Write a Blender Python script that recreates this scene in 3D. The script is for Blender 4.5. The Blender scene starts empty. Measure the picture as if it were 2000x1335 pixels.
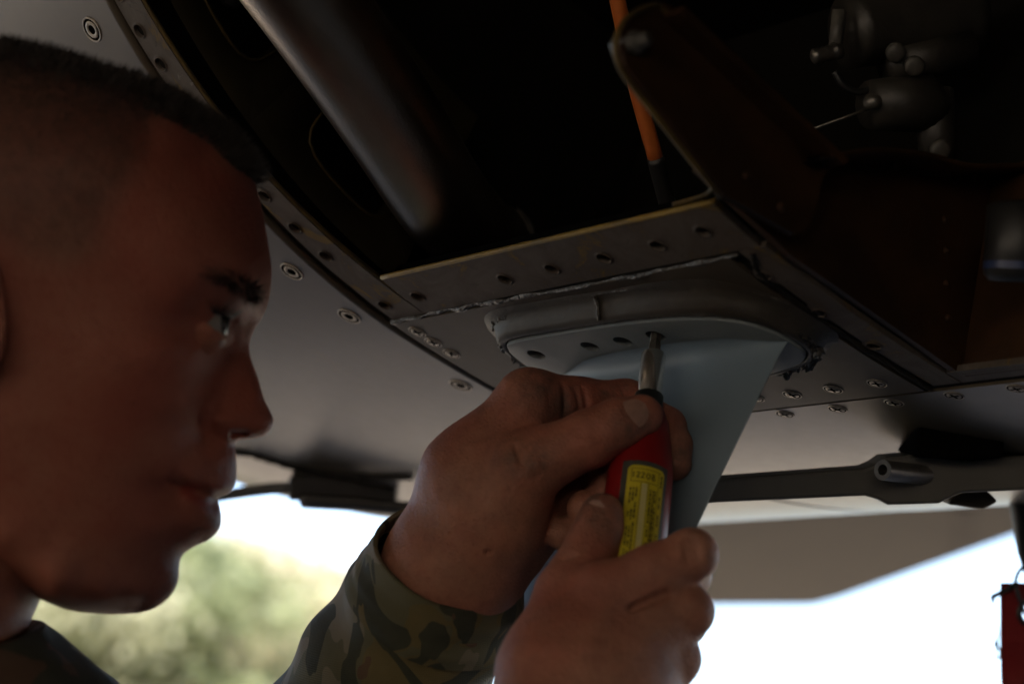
import bpy, math, random
import numpy as np
from mathutils import Vector, Matrix

# ------------------------------------------------------------------ camera, light, exposure
SC = bpy.context.scene
COL = SC.collection
PITCH = math.radians(18.0)
CAM_Z = 1.35
FPX = 3889.0                                  # focal length in pixels of the 2000 px wide photograph (70 mm)
cam_data = bpy.data.cameras.new('camera')
cam = bpy.data.objects.new('camera', cam_data)
COL.objects.link(cam)
cam.location = (0, 0, CAM_Z)
cam.rotation_euler = (math.pi / 2 + PITCH, 0, 0)
cam_data.sensor_width = 36.0
cam_data.lens = 70.0
cam_data.clip_start = 0.02
cam_data.clip_end = 4000
cam_data.dof.use_dof = True
cam_data.dof.focus_distance = 0.90
cam_data.dof.aperture_fstop = 6.3
SC.camera = cam

SUN_ELEV = math.radians(50)
SUN_DIR = Vector((-0.45, -0.62, 0)).normalized() * math.cos(SUN_ELEV) + Vector((0, 0, math.sin(SUN_ELEV)))
world = bpy.data.worlds.new('World')
SC.world = world
world.use_nodes = True
wn = world.node_tree
sky = wn.nodes.new('ShaderNodeTexSky')
sky.sky_type = 'NISHITA'
sky.sun_disc = False
sky.sun_elevation = SUN_ELEV
sky.sun_rotation = math.atan2(SUN_DIR.x, SUN_DIR.y)
sky.air_density = 1.0
sky.dust_density = 4.0
sky.ozone_density = 1.0
wn.nodes['Background'].inputs['Strength'].default_value = 0.15
wn.links.new(sky.outputs['Color'], wn.nodes['Background'].inputs['Color'])
sun_data = bpy.data.lights.new('sun', 'SUN')
sun_data.energy = 1.5
sun_data.angle = math.radians(14)
sun_data.color = (1.0, 0.95, 0.88)
sun = bpy.data.objects.new('sun', sun_data)
COL.objects.link(sun)
sun.location = (0, 0, 30)
sun.rotation_euler = SUN_DIR.to_track_quat('Z', 'Y').to_euler()

SC.view_settings.view_transform = 'Standard'
SC.view_settings.look = 'None'
SC.view_settings.gamma = 1.0
SC.view_settings.use_curve_mapping = False
SC.view_settings.exposure = 2.5
SC.cycles.use_denoising = True
SC.cycles.max_bounces = 8
SC.cycles.diffuse_bounces = 5
SC.cycles.caustics_reflective = False
SC.cycles.caustics_refractive = False
SC.cycles.sample_clamp_indirect = 8.0

# ------------------------------------------------------------------ frames: view axes (x right, y forward, z up) to world
CP, SP = math.cos(PITCH), math.sin(PITCH)
RW = np.array([[1, 0, 0], [0, CP, -SP], [0, SP, CP]])     # columns: right, forward, up
def W(p):
    p = np.asarray(p, float)
    return p @ RW.T + np.array([0, 0, CAM_Z])
def Wd(v):
    return np.asarray(v, float) @ RW.T
def ray(px, py):
    return np.array([(px - 1000) / FPX, 1.0, (667.5 - py) / FPX])
def C(px, py, d):
    return ray(px, py) * d
def nrm(v):
    v = np.asarray(v, float)
    return v / np.linalg.norm(v)

# ------------------------------------------------------------------ object helpers
def mesh_obj(name, verts, faces, material, parent=None, smooth=True, recenter=True, edges=None):
    v = np.asarray(verts, float).reshape(-1, 3)
    loc = (v.min(0) + v.max(0)) / 2 if recenter else np.zeros(3)
    me = bpy.data.meshes.new(name)
    me.from_pydata((v - loc).tolist(), edges or [], [tuple(map(int, f)) for f in faces])
    me.validate()
    if smooth:
        me.polygons.foreach_set('use_smooth', [True] * len(me.polygons))
    me.update()
    o = bpy.data.objects.new(name, me)
    COL.objects.link(o)
    o.location = loc
    if material is not None:
        me.materials.append(material)
    if parent is not None:
        setparent(o, parent)
    return o
def setparent(o, parent):
    """every mesh parent keeps its world place in location, so its inverse is a plain shift"""
    o.parent = parent
    o.matrix_parent_inverse = Matrix.Translation(-Vector(parent.location))
def empty(name, loc, label, cat, group=None):
    o = bpy.data.objects.new(name, None)
    COL.objects.link(o)
    o.location = loc
    o.empty_display_size = 0.05
    tag(o, label, cat, group)
    return o
def tag(o, label=None, cat=None, group=None, kind=None):
    if label: o['label'] = label
    if cat: o['category'] = cat
    if group: o['group'] = group
    if kind: o['kind'] = kind
    return o
class MB:
    """collects pieces of one mesh"""
    def __init__(s):
        s.v = []; s.f = []; s.n = 0
    def add(s, verts, faces):
        verts = np.asarray(verts, float).reshape(-1, 3)
        s.v.append(verts)
        k = s.n
        s.f.extend([tuple(int(i) + k for i in f) for f in faces])
        s.n += len(verts)
        return s
    def build(s, name, material, parent=None, smooth=True, **kw):
        return mesh_obj(name, np.concatenate(s.v), s.f, material, parent, smooth, **kw)
def grid_faces(nr, nc, closed=False, flip=False):
    f = []
    for i in range(nr - 1):
        for j in range(nc if closed else nc - 1):
            j2 = (j + 1) % nc
            q = (i * nc + j, i * nc + j2, (i + 1) * nc + j2, (i + 1) * nc + j)
            f.append(q[::-1] if flip else q)
    return f
def basis(d, up=(0, 0, 1)):
    d = nrm(d)
    up = np.asarray(up, float)
    if abs(d @ nrm(up)) > 0.95: up = np.array([1.0, 0.1, 0])
    a = nrm(np.cross(up, d))
    return a, np.cross(d, a), d
def tube(mb, pts, rad, n=14, cap=True, ell=None, up=(0, 0, 1)):
    """tube through pts with radii rad; ell = (a, b) scale of the section"""
    pts = np.asarray(pts, float)
    rad = np.broadcast_to(np.asarray(rad, float), (len(pts),))
    T = np.gradient(pts, axis=0)
    a, b, _ = basis(T[0], up)
    V = []
    for p, t, r in zip(pts, T, rad):
        t = nrm(t)
        a = nrm(a - t * (a @ t)); b = np.cross(t, a)
        for k in range(n):
            q = 2 * math.pi * k / n
            ea, eb = (1, 1) if ell is None else ell
            V.append(p + r * (ea * math.cos(q) * a + eb * math.sin(q) * b))
    F = grid_faces(len(pts), n, True)
    if cap:
        F.append(tuple(range(n))[::-1])
        F.append(tuple(range((len(pts) - 1) * n, len(pts) * n)))
    mb.add(V, F)
def lathe(mb, p0, axis, prof, n=24, up=(0, 0, 1)):
    """prof: (distance along axis, radius)"""
    a, b, d = basis(axis, up)
    V = []
    for s, r in prof:
        for k in range(n):
            q = 2 * math.pi * k / n
            V.append(np.asarray(p0) + d * s + r * (math.cos(q) * a + math.sin(q) * b))
    F = grid_faces(len(prof), n, True)
    F.append(tuple(range(n))[::-1]); F.append(tuple(range((len(prof) - 1) * n, len(prof) * n)))
    mb.add(V, F)
def box8(mb, c8):
    """c8: 4 corners of one face then the 4 matching corners of the opposite face"""
    mb.add(c8, [(3, 2, 1, 0), (4, 5, 6, 7), (0, 1, 5, 4), (1, 2, 6, 5), (2, 3, 7, 6), (3, 0, 4, 7)])
def catmull(P, n):
    P = np.asarray(P, float)
    Q = np.vstack([2 * P[0] - P[1], P, 2 * P[-1] - P[-2]])
    out = []
    for i in range(1, len(Q) - 2):
        for t in np.linspace(0, 1, n, endpoint=False):
            a, b, c, d = Q[i - 1], Q[i], Q[i + 1], Q[i + 2]
            out.append(0.5 * (2 * b + (c - a) * t + (2 * a - 5 * b + 4 * c - d) * t * t + (3 * b - a - 3 * c + d) * t ** 3))
    out.append(P[-1])
    return np.array(out)
def add_bevel(o, w, seg=2, angle=35):
    m = o.modifiers.new('bevel', 'BEVEL'); m.width = w; m.segments = seg; m.limit_method = 'ANGLE'
    m.angle_limit = math.radians(angle)
    return o

# ------------------------------------------------------------------ materials
class NT:
    def __init__(s, name):
        s.m = bpy.data.materials.new(name); s.m.use_nodes = True
        s.t = s.m.node_tree; s.b = s.t.nodes['Principled BSDF']
    def n(s, kind, **kw):
        x = s.t.nodes.new(kind)
        for k, v in kw.items():
            if k.startswith('_'): setattr(x, k[1:], v)
            else: x.inputs[k.replace('__', ' ')].default_value = v
        return x
    def l(s, a, b): s.t.links.new(a, b)
    def coord(s, scale=(1, 1, 1), kind='Object'):
        tc = s.n('ShaderNodeTexCoord'); mp = s.n('ShaderNodeMapping')
        mp.inputs['Scale'].default_value = scale
        s.l(tc.outputs[kind], mp.inputs['Vector'])
        return mp.outputs['Vector']
    def noise(s, vec, scale, detail=4, rough=0.6, dist=0.0):
        x = s.n('ShaderNodeTexNoise', Scale=scale, Detail=detail, Roughness=rough, Distortion=dist)
        s.l(vec, x.inputs['Vector'])
        return x.outputs['Fac']
    def ramp(s, fac, stops, interp='LINEAR'):
        x = s.n('ShaderNodeValToRGB'); cr = x.color_ramp; cr.interpolation = interp
        while len(cr.elements) < len(stops): cr.elements.new(0.5)
        for e, (p, c) in zip(cr.elements, stops):
            e.position = p
            e.color = (*c, 1) if len(c) == 3 else c
        s.l(fac, x.inputs['Fac'])
        return x.outputs['Color']
    def mix(s, fac, a, b, mode='MIX'):
        x = s.n('ShaderNodeMix', _data_type='RGBA', _blend_type=mode)
        for i, v in ((0, fac), (6, a), (7, b)):
            if hasattr(v, 'is_output'): s.l(v, x.inputs[i])
            else: x.inputs[i].default_value = v if i == 0 else (*v, 1)
        return x.outputs[2]
    def bump(s, h, strength, dist=0.001):
        x = s.n('ShaderNodeBump', Strength=strength, Distance=dist)
        s.l(h, x.inputs['Height']); s.l(x.outputs['Normal'], s.b.inputs['Normal'])
        return x
def mat(name, c1, c2=None, scale=40, rough=0.5, metal=0.0, bump=0.0, bscale=None, bdist=0.0005, detail=5, lo=0.35, hi=0.65, rvar=0.0, spec=0.5):
    t = NT(name); v = t.coord()
    t.b.inputs['Roughness'].default_value = rough
    t.b.inputs['Metallic'].default_value = metal
    t.b.inputs['Specular IOR Level'].default_value = spec
    f = t.noise(v, scale, detail)
    if c2 is None: c2 = tuple(x * 0.8 for x in c1)
    t.l(t.ramp(f, [(lo, c1), (hi, c2)]), t.b.inputs['Base Color'])
    if rvar:
        t.l(t.ramp(t.noise(v, scale * 0.7, 3), [(0.3, (rough - rvar,) * 3), (0.7, (rough + rvar,) * 3)]), t.b.inputs['Roughness'])
    if bump: t.bump(t.noise(v, bscale or scale * 6, 4), bump, bdist)
    return t.m
# ------------------------------------------------------------------ materials of the aircraft
def skin_paint(name, base, stain, dark, rough=0.42, spec=0.35):
    t = NT(name); v = t.coord()
    t.b.inputs['Specular IOR Level'].default_value = spec
    big = t.noise(v, 7, 5, 0.65, 0.4)
    fine = t.noise(v, 130, 3)
    col = t.ramp(big, [(0.38, base), (0.62, tuple(0.86 * x for x in base))])
    st = t.noise(v, 11, 6, 0.7, 1.2)
    col = t.mix(t.ramp(st, [(0.60, (0, 0, 0)), (0.78, (1, 1, 1))]), col, stain)
    vs = t.coord((1, 1, 1))
    sp = t.noise(vs, 420, 2, 0.5)
    col = t.mix(t.ramp(sp, [(0.72, (0, 0, 0)), (0.82, (0.3, 0.3, 0.3))]), col, dark)
    t.l(col, t.b.inputs['Base Color'])
    t.l(t.ramp(fine, [(0.3, (rough - 0.015,) * 3), (0.7, (rough + 0.03,) * 3)]), t.b.inputs['Roughness'])
    hsum = t.noise(v, 900, 2)
    t.bump(hsum, 0.12, 0.00012)
    return t.m
M_SKIN = skin_paint('grey aircraft paint', (0.100, 0.082, 0.060), (0.12, 0.082, 0.036), (0.06, 0.05, 0.04), 0.31, 0.55)
M_SKIN2 = skin_paint('grey panel paint', (0.080, 0.066, 0.052), (0.062, 0.048, 0.033), (0.04, 0.036, 0.032), 0.45, 0.15)
def strip_paint():
    t = NT('worn landing strip'); v = t.coord()
    a = t.noise(v, 26, 6, 0.7, 1.5)
    b = t.noise(v, 70, 6, 0.75, 2.0)
    col = t.ramp(a, [(0.40, (0.115, 0.098, 0.088)), (0.56, (0.088, 0.073, 0.064)), (0.66, (0.19, 0.12, 0.028))])
    col = t.mix(t.ramp(b, [(0.60, (0, 0, 0)), (0.68, (0.75,) * 3)]), col, (0.055, 0.047, 0.043))
    col = t.mix(t.ramp(b, [(0.28, (0.7,) * 3), (0.36, (0, 0, 0))]), col, (0.24, 0.225, 0.21))
    t.l(col, t.b.inputs['Base Color'])
    t.b.inputs['Roughness'].default_value = 0.6
    t.b.inputs['Specular IOR Level'].default_value = 0.14
    t.bump(t.noise(v, 160, 5), 0.5, 0.0004)
    return t.m
M_STRIP = strip_paint()
M_PRIMER = mat('yellow primer', (0.34, 0.22, 0.03), (0.16, 0.11, 0.03), 60, 0.5, bump=0.3)
M_GAP = mat('black gap filler', (0.012, 0.011, 0.010), (0.03, 0.027, 0.024), 90, 0.8, bump=0.6, bscale=300, spec=0.12)
M_SEAL = mat('old sealant', (0.075, 0.064, 0.055), (0.018, 0.016, 0.014), 130, 0.34, bump=1.0, bscale=260, bdist=0.0016)
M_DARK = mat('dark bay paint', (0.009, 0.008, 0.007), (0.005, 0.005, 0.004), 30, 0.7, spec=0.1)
M_OLIVE = mat('olive bay paint', (0.026, 0.020, 0.008), (0.012, 0.010, 0.006), 22, 0.55, spec=0.25, bump=0.3)
M_EDGE = mat('worn yellow flange edge', (0.16, 0.105, 0.025), (0.04, 0.03, 0.012), 50, 0.5)
M_BROWN = mat('dark brown primer', (0.050, 0.022, 0.009), (0.020, 0.010, 0.005), 30, 0.55, bump=0.4, bscale=150, spec=0.25, detail=8)
M_BROWN2 = mat('orange brown primer', (0.058, 0.025, 0.009), (0.028, 0.013, 0.006), 30, 0.55, bump=0.4, bscale=150, spec=0.25, detail=8)
M_ORANGE = mat('orange cable sleeve', (0.62, 0.17, 0.035), (0.5, 0.13, 0.03), 60, 0.4)
M_PIPE = mat('brushed grey duct', (0.50, 0.43, 0.35), (0.44, 0.375, 0.305), 35, 0.33, 1.0, bump=0.4, bscale=700, rvar=0.05)
M_STEEL = mat('dull steel', (0.24, 0.225, 0.205), (0.14, 0.13, 0.115), 200, 0.42, 0.8)
M_FAST = mat('tan fastener head', (0.40, 0.35, 0.28), (0.22, 0.18, 0.14), 300, 0.4, 0.35, bump=0.4, bscale=900)
M_BLACK = mat('black metal', (0.02, 0.02, 0.021), (0.012, 0.012, 0.012), 60, 0.45)
M_FLAT_BLACK = mat('flat black', (0.006, 0.006, 0.006), (0.004, 0.004, 0.004), 60, 1.0, spec=0.0)  # even flat black for holes, recesses and the arm block
M_ARM = mat('dark grey arm', (0.045, 0.042, 0.040), (0.032, 0.030, 0.029), 25, 0.5)

# ------------------------------------------------------------------ the belly: a surface with axis BX and a curved section
BX = nrm([-.64, .757, -.11])
AX = np.array([.70, .53, -.445]); AX = nrm(AX - BX * (AX @ BX))
NX = np.cross(BX, AX)
S0 = C(875, 700, 1.0)
_v = np.linspace(-1.0, 1.3, 2301)
_k = np.where(_v < -.02, 1 / .39, np.where(_v < .16, 1 / .95, 1 / .78))
_k = np.where(_v < -.30, 1 / .8, _k)
_ph = np.concatenate([[0], np.cumsum((_k[1:] + _k[:-1]) / 2 * np.diff(_v))])
_i0 = int(np.argmin(abs(_v)))
_ph -= _ph[_i0]
def _cum(y):
    r = np.concatenate([[0], np.cumsum((y[1:] + y[:-1]) / 2 * np.diff(_v))])
    return r - r[_i0]
_pa, _pn = _cum(np.cos(_ph)), _cum(-np.sin(_ph))
def SV(u, v, h=0.0):
    """belly point in view axes; h grows outwards (down)"""
    u = np.asarray(u, float); v = np.asarray(v, float); h = np.asarray(h, float)
    a = np.interp(v, _v, _pa); n = np.interp(v, _v, _pn); p = np.interp(v, _v, _ph)
    up = np.clip(u - 0.30, 0, None)                 # the fuselage tapers upwards at its end
    n = n - 0.80 * up ** 2
    a = a + h * np.sin(p); n = n + h * np.cos(p)
    return S0 + u[..., None] * BX + a[..., None] * AX + n[..., None] * NX
def S(u, v, h=0.0):
    return W(SV(u, v, h))
def SN(u, v):
    p = np.interp(v, _v, _ph)
    return Wd(np.cos(p) * NX + np.sin(p) * AX)
def ST(u, v):
    p = np.interp(v, _v, _ph)
    return Wd(np.cos(p) * AX - np.sin(p) * NX)
def project(p):
    return np.array([1000 + FPX * p[0] / p[1], 667.5 - FPX * p[2] / p[1]])
def uv_of(px, py, h=0.0):
    """belly coordinates under a direction of view"""
    u = v = 0.0
    for _ in range(60):
        g = lambda a, b: project(SV(a, b, h))
        e = g(u, v) - np.array([px, py]); d = 1e-4
        J = np.array([(g(u + d, v) - g(u, v)) / d, (g(u, v + d) - g(u, v)) / d]).T
        s = np.clip(np.linalg.solve(J, e), -.03, .03); u -= s[0]; v -= s[1]
    return u, v
def slab(name, us, vs, h0, h1, material, parent, hf=None):
    """closed panel on the belly; h0 inner side, h1 outer side"""
    U, V = np.meshgrid(us, vs, indexing='ij')
    H = np.full(U.shape, h1) if hf is None else h1 + hf(U, V)
    top = S(U, V, H).reshape(-1, 3); bot = S(U, V, np.full(U.shape, h0)).reshape(-1, 3)
    nu, nv = U.shape; n = nu * nv
    F = grid_faces(nu, nv, flip=True) + [tuple(i + n for i in f) for f in grid_faces(nu, nv)]
    ring = [i * nv for i in range(nu)] + [(nu - 1) * nv + j for j in range(1, nv)] + [i * nv + nv - 1 for i in range(nu - 2, -1, -1)] + [j for j in range(nv - 2, 0, -1)]
    # separate rim vertices keep the edge crisp
    tv = top[ring]; bv = bot[ring]; m = len(ring)
    F += [(2 * n + k, 2 * n + (k + 1) % m, 2 * n + m + (k + 1) % m, 2 * n + m + k) for k in range(m)]
    return mesh_obj(name, np.concatenate([top, bot, tv, bv]), F, material, parent)
def holed_strip(name, along, a0, a1, c0f, c1f, holes, hr, h1, thick, material, parent, M=24):
    """strip on the belly with through holes. along='u' or 'v'; c0f/c1f(a) give its two edges; holes: (a, c)"""
    mb = MB()
    def P(a, c, h):
        return S(a, c, h) if along == 'u' else S(c, a, h)
    def quadpatch(s0, s1, n):
        aa = np.linspace(s0, s1, n + 1)
        cc = np.linspace(0, 1, 5)
        V = [P(a, c0f(a) + (c1f(a) - c0f(a)) * t, h1) for a in aa for t in cc]
        mb.add(V, grid_faces(n + 1, 5))
    hs = sorted(holes)
    w = abs(c1f(a0) - c0f(a0))
    cur = a0
    for a, c in hs:
        s = min(w * 0.55, 0.0085)
        quadpatch(cur, a - s, max(1, int((a - s - cur) / 0.012)))
        lo, hi = c0f, c1f
        outer = []; inner = []
        for k in range(4 * M // 4 * 1):
            q = 2 * math.pi * k / M
            dx, dy = math.cos(q), math.sin(q)
            m = max(abs(dx), abs(dy))
            sx, sy = dx / m, dy / m
            aa = a + sx * s
            cc = (lo(aa) + hi(aa)) / 2 + sy * (hi(aa) - lo(aa)) / 2
            outer.append(P(aa, cc, h1))
        cs = 1 if c1f(a) > c0f(a) else -1
        rings = [(hr * 1.75, 0.0), (hr * 1.5, 0.0), (hr * 1.22, 0.0001), (hr * 1.12, 0.0007), (hr, 0.0003), (hr * 0.96, -0.0006), (hr * 0.96, -thick)]
        V = list(outer)
        for r, dh in rings:
            for k in range(M):
                q = 2 * math.pi * k / M
                V.append(P(a + r * math.cos(q), c + cs * r * math.sin(q), h1 + dh))
        mb.add(V, grid_faces(len(rings) + 1, M, True))
        cur = a + s
    quadpatch(cur, a1, max(1, int((a1 - cur) / 0.012)))
    # under side and rim
    aa = np.linspace(a0, a1, 24)
    e0t = [P(a, c0f(a), h1) for a in aa]; e1t = [P(a, c1f(a), h1) for a in aa]
    e0b = [P(a, c0f(a), h1 - thick) for a in aa]; e1b = [P(a, c1f(a), h1 - thick) for a in aa]
    mb.add(e0t + e0b, grid_faces(2, 24)); mb.add(e1t + e1b, grid_faces(2, 24))
    for i in (0, -1): mb.add([e0t[i], e1t[i], e1b[i], e0b[i]], [(0, 1, 2, 3)])
    return mb.build(name, material, parent)

aircraft_base = W(SV(0.0, 0.3)); aircraft_base[2] = 0
aircraft = empty('aircraft', aircraft_base, 'grey military aircraft seen from below, underside panel removed and bay open', 'aircraft')

# skins -------------------------------------------------------------
SEAM = lambda v: 0.0040 + 0.004 * np.clip(-v / .24, 0, 1)
def skin_forward():
    us = np.concatenate([np.linspace(0, 1, 40) ** 1.6])
    vs = np.concatenate([np.linspace(-.95, -.3, 14), np.linspace(-.29, .35, 90), np.linspace(.37, 1.2, 24)])
    Vt = []; 
    for t in us:
        for v in vs:
            u = SEAM(v) + t * (1.6 - SEAM(v))
            Vt.append((u, v))
    Vt = np.array(Vt)
    n = len(Vt)
    top = S(Vt[:, 0], Vt[:, 1], np.zeros(n)); bot = S(Vt[:, 0], Vt[:, 1], np.full(n, -.003))
    F = grid_faces(40, len(vs), flip=True) + [tuple(i + n for i in f) for f in grid_faces(40, len(vs))]
    nv = len(vs)
    F += [(j, j + 1, n + j + 1, n + j) for j in range(nv - 1)]
    F += [(39 * nv + j, n + 39 * nv + j, n + 39 * nv + j + 1, 39 * nv + j + 1) for j in range(nv - 1)]
    return mesh_obj('skin_panel', np.concatenate([top, bot]), F, M_SKIN, aircraft)
sk_fwd = skin_forward(); tag(sk_fwd, 'large smooth grey skin panel with flush camlock fasteners')
sk_ant = slab('skin_panel', np.linspace(-.2275, .0018, 40), np.linspace(-.0362, .0945, 26), -.003, 0.0, M_SKIN2, aircraft)
tag(sk_ant, 'skin panel that carries the blade antenna')
sk_far = slab('skin_panel', np.concatenate([np.linspace(-2.6, -.6, 8), np.linspace(-.55, .0018, 60)]), np.concatenate([np.linspace(.0962, .5, 50), np.linspace(.52, 1.2, 20)]), -.003, 0.0, M_SKIN, aircraft)
tag(sk_far, 'lower skin beyond the antenna panel, curving up')
# the rest of the fuselage upwards of the bay (off to the side, shades the scene)
sk_up = slab('skin_panel', np.concatenate([np.linspace(-2.6, -.9, 8), np.linspace(-.8, SEAM(-.4) - .002, 12)]), np.linspace(-.95, -.45, 14), -.003, 0.0, M_SKIN, aircraft)
sk_side = slab('skin_panel', np.linspace(-2.6, -.62, 10), np.linspace(-.45, .0955, 16), -.003, 0.0, M_SKIN, aircraft)

# dark gaps between the panels ---------------------------------------
def ribbon(name, pts_uv, width, h, material, lump=0.0, seed=0, n=8, hgt=0.0015):
    """raised bead along a line on the belly"""
    rnd = np.random.RandomState(seed)
    P = catmull(np.array(pts_uv), 24)
    V = []
    N = len(P)
    T = np.gradient(P, axis=0); T /= np.linalg.norm(T, axis=1)[:, None]
    nz = np.convolve(rnd.randn(N + 8), np.ones(3) / 3, 'same')[4:-4]
    nz2 = np.convolve(rnd.randn(N + 8), np.ones(5) / 5, 'same')[4:-4]
    for i in range(N):
        pr = np.array([-T[i, 1], T[i, 0]])
        wv = width * (1 + lump * nz[i]); hh = hgt * max(0.15, 1 + 1.6 * lump * nz2[i])
        for k in range(n):
            q = math.pi * k / (n - 1)
            c = P[i] + pr * (math.cos(q) * wv / 2 + lump * width * 0.25 * nz2[i])
            V.append(S(c[0], c[1], h + hh * math.sin(q)))
    mb = MB(); mb.add(V, grid_faces(N, n, flip=False))
    return mb.build(name, material, aircraft)
# recessed black channel between strip 1 and the skin, and filler of the seams
gap1 = slab('seam_gap', np.linspace(-.0045, .0095, 3), np.linspace(-.94, -.030, 110), -.006, -.0022, M_GAP, aircraft)
gap2 = slab('seam_gap', np.linspace(-.001, .007, 3), np.linspace(-.040, .30, 50), -.006, -.0014, M_GAP, aircraft)
gap3 = slab('seam_gap', np.linspace(-.60, .002, 50), np.linspace(.0925, .099, 3), -.006, -.0016, M_GAP, aircraft)
gap4 = slab('seam_gap', np.linspace(-.2345, -.2265, 3), np.linspace(-.040, .098, 30), -.006, -.0022, M_GAP, aircraft)
gap5 = slab('seam_gap', np.linspace(-.236, .004, 40), np.linspace(-.0395, -.0352, 3), -.006, -.0012, M_GAP, aircraft)
# landing strips of the removed access panel ---------------------------
lin = lambda p, q: (lambda v: p[1] + (q[1] - p[1]) * (v - p[0]) / (q[0] - p[0]))
H1 = [uv_of(*p) for p in [(270, 62), (312, 127), (515, 385), (575, 447), (635, 502), (750, 598)]]
dv = (H1[3][1] - H1[2][1])
H1 += [(H1[0][0] + .0005, H1[0][1] - .0185), (H1[0][0] + .001, H1[0][1] - .037)]
for k in range(1, 4): H1.append((H1[1][0] + (H1[2][0] - H1[1][0]) * k / 4, H1[1][1] + (H1[2][1] - H1[1][1]) * k / 4))
STRIP1_IN = lambda v: np.interp(v, [-.24, -.18, -.14, -.068, -.03], [-.0125, -.0160, -.0172, -.0240, -.0265])
STRIP1_OUT = lambda v: np.interp(v, [-.24, -.13, -.03], [.0062, .0008, -.0012])
strip1 = holed_strip('landing_strip', 'v', -.34, -.0388, STRIP1_OUT, STRIP1_IN, [(v, u) for u, v in H1], .0031, -.0008, .0030, M_STRIP, aircraft)
tag(strip1, 'worn edge strip with screw holes and bare yellow primer')
H2 = [uv_of(*p) for p in [(815, 582), (985, 548), (1077, 528), (1178, 507), (1283, 483), (1372, 455)]]
strip2 = holed_strip('landing_strip', 'u', -.246, -.0262, lambda u: -.0682, lambda u: -.0390, H2, .0032, -.0009, .0030, M_STRIP, aircraft)
H3 = [uv_of(*p) for p in [(1600, 613), (1706, 678), (1492, 540)]]
strip3 = holed_strip('landing_strip', 'v', -.0385, .0915, lambda v: -.2345, lambda v: -.2490, [(v, u) for u, v in H3], .0030, -.0007, .0030, M_STRIP, aircraft)
strip4 = slab('landing_strip', np.linspace(-.50, -.2495, 20), np.linspace(.0805, .0922, 4), -.004, -.0010, M_STRIP, aircraft)
# yellow edge of strip 2 and dark seat behind the holes
mb = MB(); tube(mb, [S(u, -.0686, -.0016) for u in np.linspace(-.247, -.027, 30)], .0013, 8); mb.build('strip_edge', M_PRIMER, strip2)
mb = MB(); tube(mb, [S(float(STRIP1_IN(v)) - .0003, v, -.0022) for v in np.linspace(-.32, -.05, 30)], .0011, 8); mb.build('strip_edge', M_EDGE, strip1)
for nm, pr, args in (('hole_backing', strip1, (np.linspace(-.022, .004, 3), np.linspace(-.33, -.04, 40))), ('hole_backing', strip2, (np.linspace(-.245, -.028, 30), np.linspace(-.066, -.041, 3)))):
    slab(nm, args[0] if pr is strip2 else np.linspace(-.010, -.001, 2), args[1], -.010, -.0065, M_FLAT_BLACK, pr)
# sealant beads ---------------------------------------------------------
ribbon('sealant_bead', [(-.232, -.0362), (-.17, -.0358), (-.10, -.0366), (-.05, -.0372), (.001, -.0376)], .0024, -.0014, M_SEAL, 0.5, 3)
ribbon('sealant_bead', [(-.240, -.0362), (-.2315, -.02), (-.231, .02), (-.2310, .06), (-.2305, .094)], .0026, -.0012, M_GAP, 0.3, 4)

# fasteners -------------------------------------------------------------
def fastener_mesh(kind):
    mb = MB()
    z = (0, 0, 0); ax = (0, 0, 1)
    if kind == 'camlock':     # flush ring, groove, dished head, round key hole
        lathe(mb, z, ax, [(-.002, .0064), (.0001, .0064), (.00035, .0062), (.00035, .0056), (.00005, .0055), (.00005, .0043), (.00035, .0041), (.00035, .0032), (.0002, .0026), (.00005, .0023), (.00005, .0002)], 30, up=(1, 0, 0))
    else:                     # flush screw in a dark countersink
        lathe(mb, z, ax, [(-.002, .0047), (.0001, .0047), (.0003, .0045), (.00025, .0042), (.00005, .0041), (.00005, .0035), (.0003, .0033), (.00035, .0015), (.0002, .0001)], 24, up=(1, 0, 0))
    return mb
def place_frame(o, u, v, h, spin=0.0):
    n = SN(u, v); t = ST(u, v); b = np.cross(n, t)
    R = Matrix(np.column_stack([t, b, n]).tolist()).to_4x4()
    return Matrix.Translation(Vector(S(u, v, h))) @ R @ Matrix.Rotation(spin, 4, 'Z')
def fasteners(kind, pts, parent, name, hole=True):
    src = None; hsrc = None
    rnd = random.Random(len(pts))
    for px, py in pts:
        u, v = uv_of(px, py)
        if src is None:
            src = fastener_mesh(kind).build(name, M_FAST, None, recenter=False); o = src
            hm = MB()
            ro, ri, rz = (.00552, .00430, .00012) if kind == 'camlock' else (.00412, .00345, .00012)
            hm.add([(r_ * math.cos(k * math.pi / 14), r_ * math.sin(k * math.pi / 14), rz) for r_ in (ro, ri) for k in range(28)], grid_faces(2, 28, True))
            if kind == 'camlock':
                lathe(hm, (0, 0, -.001), (0, 0, 1), [(0, .0023), (.00113, .0023)], 18, up=(1, 0, 0))
            else:
                for a in (0, math.pi / 2):
                    c, s = math.cos(a), math.sin(a)
                    q = [(-.0026, -.00055), (.0026, -.00055), (.0026, .00055), (-.0026, .00055)]
                    q = [(x * c - y * s, x * s + y * c) for x, y in q]
                    box8(hm, [(x, y, .0001) for x, y in q] + [(x, y, .00040 + (0.00003 if a else 0)) for x, y in q])
            hsrc = hm.build('recess', M_FLAT_BLACK, None, recenter=False)
            h = hsrc
        else:
            o = src.copy(); COL.objects.link(o); h = hsrc.copy(); COL.objects.link(h)
        M = place_frame(o, u, v, 0.0001, rnd.uniform(0, 6))
        setparent(o, parent)
        o.matrix_basis = M
        h.parent = o; h.matrix_parent_inverse = Matrix(); h.matrix_basis = Matrix()
    return src
fasteners('camlock', [(180, 58), (570, 530), (682, 617), (900, 752), (365, 300), (30, -160)], aircraft, 'camlock_fastener')
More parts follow.
